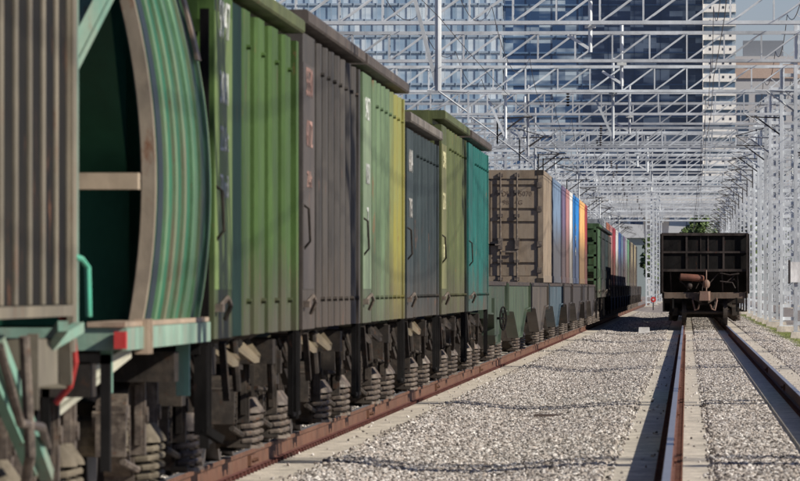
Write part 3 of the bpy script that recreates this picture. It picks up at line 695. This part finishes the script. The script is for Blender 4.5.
# ---------------------------------------------------------------- containers
def container(L, paintm, label, y, doors=False, logo=None, z0=1.47, group='freight containers on flat wagons', W=2.44, HH=2.59):
    root = empty('freight_container', (-4.5, y, z0), label=label, cat='container', group=group)
    hw = W/2; hl = L/2; b = MB()
    # corner posts and rails
    for sx in (-1,1):
        for sy in (-1,1): b.box(*sorted((sx*hw, sx*(hw-.12))), *sorted((sy*hl, sy*(hl-.14))), .0, HH)
        b.box(*sorted((sx*hw, sx*(hw-.08))), -hl+.14, hl-.14, .02, .18); b.box(*sorted((sx*hw, sx*(hw-.08))), -hl+.14, hl-.14, HH-.10, HH)
        # trapezoidal side corrugation
        x0 = hw-.012; x1 = hw-.048; n = len(b.v); yy = -hl+.14; P = []; k = 0; pitch = .27
        while yy < hl-.14:
            P += [(x0,yy),(x0,min(yy+.07,hl-.14)),(x1,min(yy+.137,hl-.14)),(x1,min(yy+.204,hl-.14))]; yy += pitch
        for z in (.18, HH-.10): b.v += [(sx*x, y_, z) for x, y_ in P]
        m = len(P)
        for i in range(m-1): b.f.append((n+i,n+i+1,n+m+i+1,n+m+i))
    b.box(-hw+.08, hw-.08, -hl+.05, hl-.05, .02, .15); b.box(-hw+.08, hw-.08, -hl+.03, hl-.03, HH-.09, HH-.02)
    b.box(-hw+.12, hw-.12, hl-.10, hl-.03, .15, HH-.1); b.box(-hw+.12,hw-.12,-hl+.01,-hl+.13,HH-.20,HH-.002); b.box(-hw+.12,hw-.12,-hl+.01,-hl+.13,.003,.16)
    b.build('shell', paintm, root)
    cc = MB()
    for sx in (-1,1):
        for sy in (-1,1):
            for zz in (-.004, HH-.118): cc.box(*sorted((sx*(hw+.004), sx*(hw-.16))), *sorted((sy*(hl+.005), sy*(hl-.17))), zz, zz+.12)
    cc.build('corner_castings', M['under'] if doors else paintm, root)
    for s in (-1, 1):
        d = MB(); xa, xb = sorted((s*.008, s*(hw-.125)))
        zs = [.17,.42,.48,.96,1.02,1.36,1.42,1.66,1.72,2.20,2.26,HH-.21]
        for i in range(0, len(zs)-1):
            z0_, z1_ = zs[i], zs[i+1]
            if i % 2 == 0: d.box(xa, xb, -hl+.035, -hl+.09, z0_, z1_)
            else: d.box(xa+.05, xb-.05, -hl+.075, -hl+.09, z0_, z1_); d.box(xa, xa+.05, -hl+.036, -hl+.09, z0_, z1_); d.box(xb-.05, xb, -hl+.036, -hl+.09, z0_, z1_)
        dd = d.build('door', paintm, root)
        for xk in (.24, .62):
            r = MB(); x = s*xk; r.tube([(x,-hl-.015,.05),(x,-hl-.015,HH-.06)], .021, 8)
            for zz in (.10,.5,1.0,1.55,2.1,HH-.12): r.box(x-.06,x+.06,-hl-.03,-hl+.034,zz-.035,zz+.035)
            hs = -1 if xk < .3 else 1
            r.bar((x,-hl-.045,.88 if xk<.3 else .72),(x+hs*s*.36 if xk<.3 else x-s*.34,-hl-.045,.88 if xk<.3 else .72),.03,.035)
            r.box(x-.05,x+.05,-hl-.05,-hl+.03,.78,.98)
            r.build('locking_bar', M['spring'] if doors else paintm, dd)
        hg = MB()
        for zz in (.3,.9,1.7,2.25): hg.box(*sorted((s*(hw-.14),s*(hw-.03))),-hl-.02,-hl+.01,zz-.06,zz+.06)
        hg.build('hinge', M['spring'] if doors else paintm, dd)
    return root
tanp = paint('dusty_tan_container_paint', (.20,.155,.11), rust=.3, dirt=.7, dust=(.25,.215,.17), rustcol=(.11,.055,.035))
ct = container(12.19, tanp, 'weathered tan container with locking bars on its doors facing us', 188.9, doors=True)
text_obj('lettering', 'AXDU 505070', .17, M['letterblack'], ct, (.52,-6.064,2.04), END, .001, .85)
text_obj('lettering', '98   4G', .15, M['letterblack'], ct, (.52,-6.064,1.84), END, .001)
CG = 'freight containers on flat wagons'
def cp(name, c): return paint(name, tuple(x*.74 for x in c), grime=True, rust=.22, dirt=.4, dust=tuple(x*.5+.05 for x in c))
cpm = {'slate': cp('slate_container_paint',(.16,.24,.36)), 'purple': cp('dull_purple_container_paint',(.16,.12,.22)), 'pink': cp('faded_red_container_paint',(.42,.20,.20)),
 'white': cp('white_container_paint',(.75,.75,.73)), 'blue': cp('bright_blue_container_paint',(.01,.22,.62)), 'orange': cp('yellow_orange_container_paint',(.80,.46,.17)),
 'red': cp('crimson_container_paint',(.38,.04,.06)), 'grey': cp('grey_container_paint',(.34,.37,.40)), 'green': cp('green_container_paint',(.12,.28,.16)),
 'navy': cp('navy_container_paint',(.04,.10,.30)), 'tan': cp('tan_container_paint',(.40,.34,.22)), 'rust': cp('rust_container_paint',(.35,.12,.07))}
flatc = [0]
protoflat = None
def far_flat(L, y, label):
    global protoflat
    if protoflat is None or abs(L-14.3) > .01:
        r = flat_wagon(L, fd, dk, label, y)
        if abs(L-14.3) < .01: protoflat = r
        return r
    r = copy_tree(protoflat); r.location.y = y; r['label'] = label; return r
far_flat(14.3, 202.7, 'dark flat wagon carrying the slate blue container')
c40 = container(12.19, cpm['slate'], 'slate blue container right behind the tan one', 202.6)
c20 = container(6.06, cpm['purple'], 'short dull purple container behind the slate blue one', 213.6)
def cont(kind, y, colour, label):
    src = c40 if kind == 40 else c20
    r = copy_tree(src); r.location.y = y; r['label'] = label
    repaint(r, {k: cpm[colour] for k in ('shell','corner_castings','door','locking_bar','hinge')}); return r
far_flat(19.4, 220.2, 'dark flat wagon carrying three short containers, purple, faded red and white')
cont(20, 220.4, 'pink', 'short faded red container in front of the white one')
far_flat(14.3, 237.2, 'dark flat wagon carrying the bright blue container')
cont(20, 226.7, 'white', 'short white container next to the bright blue one')
cont(40, 237.1, 'blue', 'bright blue container with white lettering on its side')
bl = [o for o in C.objects if o.name.startswith('freight_container') and o.get('label','').startswith('bright blue')][0]
for z in (.85, 1.2, 1.55): text_obj('lettering', 'HM', .36, M['letter'], bl, (1.222,-1.2,z+.1), SIDE, .001, 4.0)
far_flat(19.4, 254.2, 'dark flat wagon carrying the orange and crimson containers')
cont(40, 251.2, 'orange', 'yellow orange container behind the bright blue one')
cont(20, 260.5, 'red', 'short crimson container before the grey green ladder end wagon')
seq = [('grey','faded grey'),('rust','rust brown'),('pink','salmon red'),('red','dark red'),('white','off white'),('navy','navy blue'),('slate','dusty blue'),('purple','dull purple'),('grey','light grey'),('green','bottle green'),('dark','blackish'),('tan','sandy'),('dark','sooty'),('tan','yellowish tan'),('dark','dark brown')]
cpm['dark'] = cp('sooty_container_paint', (.05,.045,.04))
for i, (k, nm) in enumerate(seq):
    y = 318.6+i*14.4
    nxt = seq[i-1][1] if i else 'brown hopper'
    far_flat(14.3, y, f'distant flat wagon under the {nm} container')
    cont(40, y, k, f'distant {nm} container next behind the {nxt} wagon load' if i else 'distant faded grey container next behind the far brown hopper wagon')

# ================================================================== GONDOLA on right track
def gondola(y, label, first=False):
    root = empty('gondola_wagon', (.65, y, 0), label=label, cat='open wagon', group='black open wagons on the right track')
    hl = 6.55; W = 1.575; b = MB()
    for s in (-1,1):
        b.box(*sorted((s*W,s*(W-.05))), -hl, hl, 1.25, 3.36)
        for k in range(8):
            yy = -hl+.6+k*(2*hl-1.2)/7; b.box(*sorted((s*(W-.003),s*(W+.05))), yy-.08, yy+.08, 1.15, 3.33)
    for q in (-1,1):
        b.box(-W+.05,W-.05,*sorted((q*hl,q*(hl-.05))),2.0,3.36)
        n = len(b.v); b.v += [(-W+.05,q*(hl-.02),2.0),(W-.05,q*(hl-.02),2.0),(W-.05,q*(hl-1.1),1.2),(-W+.05,q*(hl-1.1),1.2)]; b.f.append((n,n+1,n+2,n+3))
    b.box(-W+.05,W-.05,-hl+1.1,hl-1.1,1.2,1.25)
    b.build('body', M['black'], root)
    gr_ = paint('dusty_black_rib', spec=.1, col=(.03,.024,.022), rust=.25, dirt=.4, dust=(.10,.08,.07), rustcol=(.1,.04,.03))
    for q in (-1,1):
        e = MB()
        Y = lambda a, c: sorted((q*(hl+a), q*(hl+c)))
        for z, h in ((3.31,.05),(2.66,.035),(2.0,.045)): e.box(-W,W,*Y(.002,.10 if h>.04 else .07),z-h,z+h)
        for x in (-.66,.68): e.box(x-.035,x+.035,*Y(.003,.065),2.047,2.62); e.box(x-.035,x+.035,*Y(.003,.065),2.697,3.258)
        for x in (-.15,.12): e.box(x-.02,x+.02,*Y(.003,.03),2.047,2.62); e.box(x-.02,x+.02,*Y(.003,.03),2.697,3.258)
        for x in (-W+.035, W-.035): e.box(x-.035,x+.035,*Y(.101,.16),1.2,3.34)
        for x in (-1.25,.62,1.18): e.bar((x,q*(hl+.05),1.98),(x+.03,q*(hl-.2),1.22),.04)
        e.build('end_ribs', gr_, root)
    e = MB()
    for q in (-1,1):
        Y = lambda a, c: sorted((q*(hl+a), q*(hl+c)))
        for s in (-1,1):
            P = [(s*.12,.80),(s*.50,.98),(s*1.5,.98),(s*1.52,1.22),(s*.9,1.14),(s*.14,1.20)]
            e.prism_y(P, *Y(-.02,.06))
        e.box(-1.56,1.56,*Y(-.15,-.02),1.0,1.2)
    e.build('end_sill', paint('dusty_end_sill', (.11,.08,.06), rust=.5, dirt=.6, dust=(.22,.17,.13)), root)
    t = MB(); yt = -hl-.06; t.tube([(-.92,yt,1.76),(-.88,yt,1.76),(-.25,yt,1.72),(-.05,yt,1.71),(-.02,yt,1.71)],[.08,.13,.13,.10,.05],14); t.build('brake_cylinder', paint('red_brown_cylinder', (.14,.055,.036), rust=.3, dirt=.5, dust=(.13,.085,.065)), root)
    t = MB(); t.box(-.16,.16,-hl-.55,-hl+.1,.93,1.20); t.quadbox([(-.2,-hl-.8,.90),(.14,-hl-.8,.90),(.2,-hl-.5,.90),(-.2,-hl-.5,.90),(-.17,-hl-.8,1.22),(.12,-hl-.8,1.22),(.2,-hl-.5,1.24),(-.2,-hl-.5,1.24)])
    t.tube([(.05,-hl-.3,1.25),(.05,-hl-.2,2.0)],.03,6); t.ball((.05,-hl-.25,1.5),.14,10,8,(1,.6,1.2))
    for s in (-1,1): t.tube([(s*.42,-hl,1.0),(s*.44,-hl-.25,.9),(s*.36,-hl-.4,.55),(s*.25,-hl-.5,.6),(s*.2,-hl-.6,.75)],.03,8)
    t.build('coupler', paint('rusty_coupler', (.15,.09,.07), rust=.5, dirt=.4), root)
    t = MB()
    for k in range(12):
        a = (rnd.uniform(-1.3,1.3), -hl+rnd.uniform(-.05,.2), rnd.uniform(1.25,1.95)); bb = (a[0]+rnd.uniform(-.5,.5), a[1]+.05, rnd.uniform(1.25,1.95)); t.tube([a,bb],.022,6)
    t.tube([(.55,-hl-.05,1.9),(.9,-hl-.05,1.83),(1.25,-hl-.05,1.88)],.03,6); t.tube([(.55,-hl-.05,1.6),(1.0,-hl-.05,1.55),(1.1,-hl-.05,1.35)],.03,6); t.ball((-.55,-hl,1.45),.12,10,8)
    t.build('brake_rigging', gr_, root)
    for q in (-1,1): bogie_parts(root, q*4.3, centred=True)
    underframe(root, 13.9)
    st = MB()
    for s in (-1,1): st.box(s*1.5-.03,s*1.5+.03,-hl-.1,-hl-.04,.5,1.2); st.box(*sorted((s*1.5,s*1.15)),-hl-.1,-hl-.04,.5,.54); st.box(s*1.15-.03,s*1.15+.03,-hl-.1,-hl-.04,.5,1.0)
    st.build('step', M['black'], root)
    return root
G0 = gondola(297.2, 'black open wagon with ribbed end wall standing on the right track')
src = [copy_tree(G0) for k in range(9)]
for k, r in enumerate(src):
    r.location.y = 297.2+13.9*(k+1); r['label'] = ['second','third','fourth','fifth','sixth','seventh','eighth','ninth','last'][k] + ' black open wagon of the row on the right track'

# ================================================================== CATENARY GANTRIES
BH, BD = 9.0, 1.05          # beam bottom height, beam depth
XL, XR = -76.86, 41.58
def beam_mesh():
    b = MB(); P = 1.26; t = .078; n = int(round((XR-XL)/P))
    for y in (-.35,.35):
        b.box(XL,XR,y-t/2,y+t/2,BH,BH+t*1.3); b.box(XL,XR,y-t/2,y+t/2,BH+BD-t*1.3,BH+BD)
        for k in range(n+1):
            x = XL+k*P; b.box(x-.025,x+.025,y-.025,y+.025,BH+t*1.3,BH+BD-t*1.3)
            if k < n: b.bar((x,y,BH+.06),(x+P,y,BH+BD-.06),.045,.05,(0,1,0))
    for k in range(n+1):
        x = XL+k*P
        for z in (BH+.04, BH+BD-.05): b.bar((x,-.35,z),(x,.35,z),.045); 
        if k < n: b.bar((x,-.35,BH+BD-.05),(x+P,.35,BH+BD-.05),.04); b.bar((x,.35,BH+.03),(x+P,-.35,BH+.03),.04)
    return b
def mast_mesh():
    b = MB(); w_ = .27; H_ = BH+BD+.25; t = .12
    for sx in (-1,1):
        for sy in (-1,1): b.box(sx*w_-t/2,sx*w_+t/2,sy*w_-t/2,sy*w_+t/2,-.10,H_)
    z = .1; k = 0
    while z < H_-.2:
        for s in (-1,1):
            b.box(-w_+t/2,w_-t/2,s*w_-.02,s*w_+.02,z,z+.13); b.box(s*w_-.02,s*w_+.02,-w_+t/2,w_-t/2,z,z+.13)
            if k % 3 == 2: b.bar((-w_*s,s*w_,z+.1),(w_*s,s*w_,z+.55),.035)
        z += .5; k += 1
    b.box(-.36,.36,-.36,.36,-.13,-.10)
    return b
def drop_mesh(z):
    b = MB(); b.tube([(0,0,BH+BD+.3),(0,0,z)], .06 if z > 6.5 else .08, 8)
    b.bar((-.66,0,BH-.3),(-.03,0,z+.1),.09); b.box(-.16,.16,-.16,.16,BH-.10,BH-.005); return b
def cantilever_mesh(s=1):
    b = MB()
    b.tube([(0,0,8.0),(s*1.4,0,8.05)],.03,6); b.tube([(0,0,7.3),(s*1.0,0,8.03)],.035,6); b.tube([(s*.7,0,7.6),(s*1.8,0,7.3)],.02,6)
    b.tube([(s*1.8,0,7.3),(s*1.2,0,6.9)],.015,5); b.bar((0,0,7.0),(0,0,8.05),.06)
    return b
def insul_mesh():
    b = MB()
    for z0 in (0,):
        for k in range(5): b.tube([(0,0,-k*.11),(0,0,-k*.11-.03),(0,0,-k*.11-.08)],[.04,.085,.03],8)
    return b
bm_beam, bm_mast, bm_ins = beam_mesh(), mast_mesh(), insul_mesh()
proto = empty('overhead_gantry')
bm_beam.build('beam', M['galv'], proto)
mp = bm_mast.build('mast', M['galv'], proto)
fnd = MB(); fnd.prism_y([(-.5,-.55),(.5,-.55),(.42,-.13),(-.42,-.13)], -.45,.45); fnd.build('foundation', M['concrete'], mp)
bmesh_arm = {1: cantilever_mesh(1).build('cantilever_arm', M['galvdark'], proto), -1: None}
ins0 = bm_ins.build('insulator', M['porcelain'], proto, (0,0,BH-.02))
dp_long = drop_mesh(6.1).build('drop_post', M['galv'], proto); dp_mid = drop_mesh(7.2).build('drop_post', M['galv'], proto); dp_short = drop_mesh(8.2).build('drop_post', M['galv'], proto)
arm1 = bmesh_arm[1]; arm2 = cantilever_mesh(-1).build('cantilever_arm', M['galvdark'], proto); armg = cantilever_mesh(-1).build('cantilever_arm', M['galv'], proto)
beam0 = [c for c in proto.children if c.name.startswith('beam')][0]
lib = [beam0, mp, arm1, arm2, armg, ins0, dp_long, dp_mid, dp_short]
for o in lib: o.parent = None
def put(src_, parent, x, y=0, z=None):
    o = src_.copy(); C.objects.link(o); o.parent = parent; o.location = (x, y, src_.location.z if z is None else z)
    for ch in src_.children:
        c2 = ch.copy(); C.objects.link(c2); c2.parent = o
    return o
GG = 'overhead line gantries across the station'
ys_g = [46, 66, 102, 152, 192, 232]
y = 271.0
while y < 900: ys_g.append(y); y += 41.5 if y < 340 else rnd.uniform(13, 27)
first = True
near_desc = {232:'nearest visible steel lattice gantry high above the teal wagon', 192:'lattice gantry with a long drop post left of the top centre'}
ORD = ['first','second','third','fourth','fifth','sixth','seventh','eighth','ninth','tenth','eleventh','twelfth']
for i, y in enumerate(ys_g):
    g_ = proto if first else empty('overhead_gantry'); first = False
    g_.location = (0, y, 0)
    lb = near_desc.get(y, 'pale grey steel lattice gantry spanning the tracks in a long receding row')
    j_ = i - ys_g.index(232)
    if 0 < j_ < 12: lb = f'pale grey lattice gantry, {ORD[j_]} beam counted down from the top of the view'
    if y < 190: lb = 'lattice gantry above the top of the view whose shadow crosses the ballast'
    tag(g_, lb, 'gantry', GG)
    bz = 0 if y < 390 else rnd.uniform(-.7,.5); put(beam0, g_, 0, 0, bz)
    xs_m = [3.95, 9.6]
    if y > 250: xs_m += [14.9, 21, 28]
    if y > 380 and i % 2: xs_m += [-9.6]
    if y > 560: xs_m += [-26, -43]
    if y > 620 and i % 4 == 0: xs_m += [-3.1]
    if y > 420 and i % 2: xs_m = [x for x in xs_m if x < 0 or x > 9]
    if y in (66,102): xs_m = [9.6]
    for x in xs_m: put(mp, g_, x)
    if y >= 192:
        if y == 192: put(dp_long, g_, -5.97)
        elif y == 232: put(dp_short, g_, -2.8); put(dp_mid, g_, -12.0)
        else:
            for x in (-7.4,-2.6,-14.5,-20.2,6.8,-31,-37):
                if rnd.random() < .5: put(rnd.choice([dp_short,dp_mid,dp_short]), g_, x+rnd.uniform(-.4,.4))
        if y > 232:
            put(arm2 if i%2 else armg, g_, 3.70)
            for x in (-7.4,-14.5): put(armg, g_, x)
            if rnd.random() < .4: put(arm1, g_, -7.4)
            put(armg, g_, 9.8)
        for x in (-4.5, -17, 6.2):
            if rnd.random() < .55: put(ins0, g_, x + rnd.uniform(-.6,.6))
    elif y == 46:
        put(arm2, g_, 3.7); put(ins0, g_, 3.2); put(ins0, g_, 3.1, z=8.2)
for o in lib:
    for ch in list(o.children): bpy.data.objects.remove(ch)
    bpy.data.objects.remove(o)

# ================================================================== WIRES
WG = 'overhead contact and messenger wires'
def wire(x, za, name, label, sag=0, r=.008, y0=20, y1=820, step=41.5):
    b = MB(); pts = []
    y = y0; k = 0
    while y <= y1:
        for t in range(8):
            f = t/8; pts.append((x+ (.03 if k%2 else -.03)*(1-2*f) , y+f*step, za - sag*4*f*(1-f)))
        y += step; k += 1
    b.tube(pts, r, 4, cap=False); o = b.build(name, M['galvdark']); tag(o, label, 'overhead wire', WG); return o
for x, wname in ((.65,'the open black wagons'),(-4.5,'the long mixed train'),(-9.9,'the track hidden behind the train'),(6.3,'the siding beyond the masts'),(-15.2,'the second hidden track')):
    wire(x, 6.25, 'contact_wire', f'thin dark contact wire running above {wname}', .02)
    wire(x, 7.9, 'messenger_wire', f'sagging messenger wire running above {wname}', .9)
for x in (3.4, 4.6, 9.4, -9.0, -26.4): wire(x, BH+BD+.5, 'feeder_wire', 'thin feeder wire strung along the gantry tops ' + {3.4:'just left of the right masts',4.6:'just right of the right masts',9.4:'over the second mast row',-9.0:'above the far side of the train',-26.4:'furthest to the left'}[x], .7, .014)

# ================================================================== SMALL THINGS
b = MB(); b.quadbox([(-.20,-.15,0),(.20,-.15,0),(.20,.15,0),(-.20,.15,0),(-.185,-.13,.24),(.185,-.13,.24),(.185,.13,.24),(-.185,.13,.24)])
tag(b.build('concrete_block', M['white'], None, (-1.50, 281, -.26)), 'small white concrete block on the ballast left of the black open wagon', 'block')
root = empty('marker_lamp', (-2.35, 560, -.2), label='red round marker lamp on a low post at the far end of the train', cat='lamp')
b = MB(); b.tube([(0,0,0),(0,0,.55)],.05,8); b.build('post', M['galvdark'], root)
b = MB(); b.tube([(0,-.08,.75),(0,.1,.75)],.20,16); b.build('lamp_housing', M['redpaint'], root)
b = MB(); b.tube([(0,-.11,.75),(0,-.081,.75)],.06,14); b.build('lens', M['white'], root)
root = empty('mast_sign', (3.72, 270.6, 0), label='blank white board fixed on the mast at the right edge', cat='sign')
b = MB(); b.box(-.22,.26,-.03,.03,1.55,2.24); b.build('board', M['white'], root)
b = MB(); b.box(-.30,-.225,-.05,.05,1.5,2.3); b.build('frame', M['galvdark'], root)
b = MB(); b.quadbox([(-.2,-.1,0),(.2,-.12,0),(.2,.1,0),(-.2,.1,0),(-.15,-.08,.05),(.17,-.1,.04),(.17,.08,.05),(-.15,.08,.04)])
tag(b.build('wood_scrap', flat('dark_wood', (.07,.05,.04)), None, (-1.75, 100, -.265)), 'dark flat scrap of wood lying on the ballast', 'scrap')

# ================================================================== BACKGROUND
def glass_mat(name, c0, c1, c2, w_, h_, seed=0, streak=.35):
    m, n, b = new_mat(name); tc = n.nodes.new('ShaderNodeTexCoord').outputs['Object']
    mp_ = n.nodes.new('ShaderNodeMapping'); mp_.inputs['Scale'].default_value = (1/w_, 0, 1/h_); mp_.inputs['Location'].default_value = (seed,0,seed); n.links.new(tc, mp_.inputs[0])
    fl = n.nodes.new('ShaderNodeVectorMath'); fl.operation = 'FLOOR'; n.links.new(mp_.outputs[0], fl.inputs[0])
    wn = n.nodes.new('ShaderNodeTexWhiteNoise'); wn.noise_dimensions = '3D'; n.links.new(fl.outputs[0], wn.inputs['Vector'])
    nz = noise(n, tc, .06, 3, .6, (1,1,2.5))
    a = n.nodes.new('ShaderNodeMath'); a.operation='MULTIPLY_ADD'; n.links.new(nz.outputs[0], a.inputs[0]); a.inputs[1].default_value=1.1
    s2 = n.nodes.new('ShaderNodeMath'); s2.operation='MULTIPLY'; n.links.new(wn.outputs[0], s2.inputs[0]); s2.inputs[1].default_value=streak; n.links.new(s2.outputs[0], a.inputs[2])
    r = n.nodes.new('ShaderNodeValToRGB'); e = r.color_ramp.elements; e[0].position=.35; e[0].color=c0+(1,); e[1].position=.95; e[1].color=c2+(1,); q=e.new(.72); q.color=c1+(1,)  # pale panes stand for reflections, painted into the base colour
    n.links.new(a.outputs[0], r.inputs[0]); n.links.new(r.outputs[0], b.inputs['Base Color']); b.inputs['Roughness'].default_value=.12; b.inputs['Specular IOR Level'].default_value=.6
    return m
def tower(name, x0, x1, y0, depth, h, glass, frame, fh, mull, label, bandh=.5, bandm=None, proud=.35):
    root = empty(name, ((x0+x1)/2, y0, 0), label=label, cat='building'); hw = (x1-x0)/2
    MB().box(-hw+.2,hw-.2,0,depth,-.5,h).build('facade_glass', glass, root)
    b = MB(); z = 4.0
    while z < h: b.box(-hw,hw,-proud,.0-.01,z,z+bandh); b.box(-hw,-hw+.19,-.01,depth,z,z+bandh); b.box(hw-.19,hw,-.01,depth,z,z+bandh); z += fh
    b.build('floor_bands', bandm or frame, root)
    b = MB(); x = -hw
    while x <= hw+.01: b.box(x-.07,x+.07,-proud-.15,-proud-.01,0,h); x += mull
    o = b.build('mullions', frame, root); 
    MB().box(-hw-.3,hw+.3,-.6,depth,h+.003,h+1.5).build('roof', frame, root)
    return root
steel = flat('blue_grey_mullion', (.26,.33,.42), .5)
tower('glass_tower', -125, -43.6, 1900, 40, 105, glass_mat('pale_blue_glass', (.16,.25,.36), (.28,.39,.51), (.62,.70,.76), 1.35, 3.8, 3, .42), flat('pale_mullion', (.30,.38,.47), .5), 3.8, 2.7, 'pale blue glass office tower behind the gantries at left')
tower('glass_tower', -43.5, 4.2, 1905, 40, 120, glass_mat('navy_glass', (.016,.042,.105), (.03,.07,.155), (.40,.49,.56), 3.1, 1.27, 5, .38), flat('navy_mullion', (.03,.07,.16), .4), 3.8, 6.2, 'tall navy blue glass tower with pale reflection streaks painted in', bandh=.35, bandm=flat('navy_band', (.10,.17,.28), .4))
wt = tower('striped_tower', 3.8, 11.6, 1895, 30, 125, glass_mat('striped_tower_glass', (.05,.09,.15), (.10,.16,.24), (.3,.36,.42), 1.5, 1.0, 9, .4), flat('off_white_panel', (.84,.82,.77), .6), 3.3, 7.9, 'slim tower of white floor bands beside the navy glass tower', bandh=1.9, proud=.8)
b = MB(); z = 4.8
while z < 124: 
    for x in (-2.2, .9, 2.6): b.box(x-.25,x+.25,-.84,-.805,z,z+.6)
    z += 3.3
b.build('window', flat('dark_window', (.04,.05,.07), .3), wt)
# orange-brown office block on the right
root = empty('office_block', (26, 1990, 0), label='pale office block with an orange brown cornice at the right', cat='building')
MB().box(-14.5,18,0,25,-.5,59).build('wall', flat('pale_render', (.46,.46,.47), .7), root)
MB().box(-14.6,18.2,-.5,25.2,53.5,58).build('cornice', flat('orange_brown_cladding', (.47,.36,.30), .7), root)
b = MB()
for i in range(7):
    for j in range(12): b.box(-13.4+i*4.6,-10.6+i*4.6,-.12,-.02,4+j*3.9,6.6+j*3.9)
b.build('window', flat('office_glass', (.05,.08,.13), .2), root)
MB().box(-12,-2,4,12,59.01,63).build('roof', flat('roof_plant_box', (.2,.22,.25), .6), root)
# white viaduct
root = empty('viaduct', (0, 1560, 0), label='long white concrete viaduct crossing beyond the end of the yard', cat='viaduct')
wc = flat('white_concrete', (.62,.62,.60), .7)
MB().box(-160,120,0,14,15.2,17.4).build('deck', wc, root)
MB().box(-160,120,-.4,-.01,17.0,19.3).build('parapet', wc, root)
for k in range(12):
    x = -150+k*24; MB().prism_y([(x-1.4,-.5),(x+1.4,-.5),(x+2.6,15.19),(x-2.6,15.19)],4,9).build('pillar', wc, root)
# low building under it
root = empty('depot_shed', (-24, 1700, 0), label='grey green low depot shed glimpsed behind the trees', cat='building')
MB().box(-40,60,0,30,-.5,12).build('wall', flat('shed_wall', (.25,.30,.30), .7), root)
b = MB().prism_y([(-41,12.01),(61,12.01),(61,12.8),(10,15),(-41,12.8)], -1, 31); b.build('roof', flat('shed_roof', (.5,.52,.53), .5), root)

# trees
def leaf_mat():
    m, n, b = new_mat('foliage'); gm = n.nodes.new('ShaderNodeTexCoord').outputs['Object']
    f = noise(n, gm, .9, 3); r = ramp(n, .3, .7, (.035,.07,.02,1), (.10,.15,.04,1)); n.links.new(f.outputs[0], r.inputs[0]); n.links.new(r.outputs[0], b.inputs['Base Color']); b.inputs['Roughness'].default_value=.75
    return m
M['leaf'] = leaf_mat(); M['bark'] = flat('bark', (.10,.075,.055), .9)
def tree(x, y, h, wd, label, seed):
    r = random.Random(seed); root = empty('broadleaf_tree', (x,y,-.4), label=label, cat='tree', group='trees beyond the end of the yard')
    t = MB(); t.tube([(0,0,0),(.1,0,h*.3),(0,.1,h*.6)],[.28,.2,.1],8)
    cl = []
    for k in range(16):
        a = r.uniform(0,6.28); d = r.uniform(.1,1)*wd*.42; z = h*r.uniform(.35,.92); f = 1-abs(z/h-.55)*1.1
        c = Vector((math.cos(a)*d*f, math.sin(a)*d*f, z)); cl.append(c); t.tube([(0,0,h*.3),tuple(c)],[.09,.03],5)
    t.build('trunk', M['bark'], root)
    c = MB()
    for p in cl:
        rad = r.uniform(.16,.26)*wd
        for k in range(110):
            v = Vector((r.gauss(0,1),r.gauss(0,1),r.gauss(0,1))).normalized()*rad*r.uniform(.55,1.05); q = p+v; s = r.uniform(.18,.42)
            u = Vector((r.gauss(0,1),r.gauss(0,1),r.gauss(0,1))).normalized(); w2 = u.orthogonal().normalized()
            n = len(c.v); c.v += [tuple(q-u*s), tuple(q+w2*s*.6), tuple(q+u*s), tuple(q-w2*s*.6)]; c.f.append((n,n+1,n+2,n+3))
    c.build('crown', M['leaf'], root)
spots = [(-4.0,1040,8.6,4.5),(-1.0,1058,9.8,5),(1.6,1040,12.0,6),(4.6,1050,13.0,6.5),(7.6,1046,12.2,6),(-9.5,1060,7,5),(-14.5,1045,7,5),(11.4,1052,13,7),(-20,1062,10.5,7),(-27,1054,10,7)]
ORD2 = ['first','second','third','fourth','fifth','sixth','seventh','eighth','ninth','tenth']
for k, (x,y,h,wd) in enumerate(spots): tree(x,y,h,wd,f'broad green tree below the white viaduct, {ORD2[sorted(spots).index((x,y,h,wd))]} from the left',k+11)
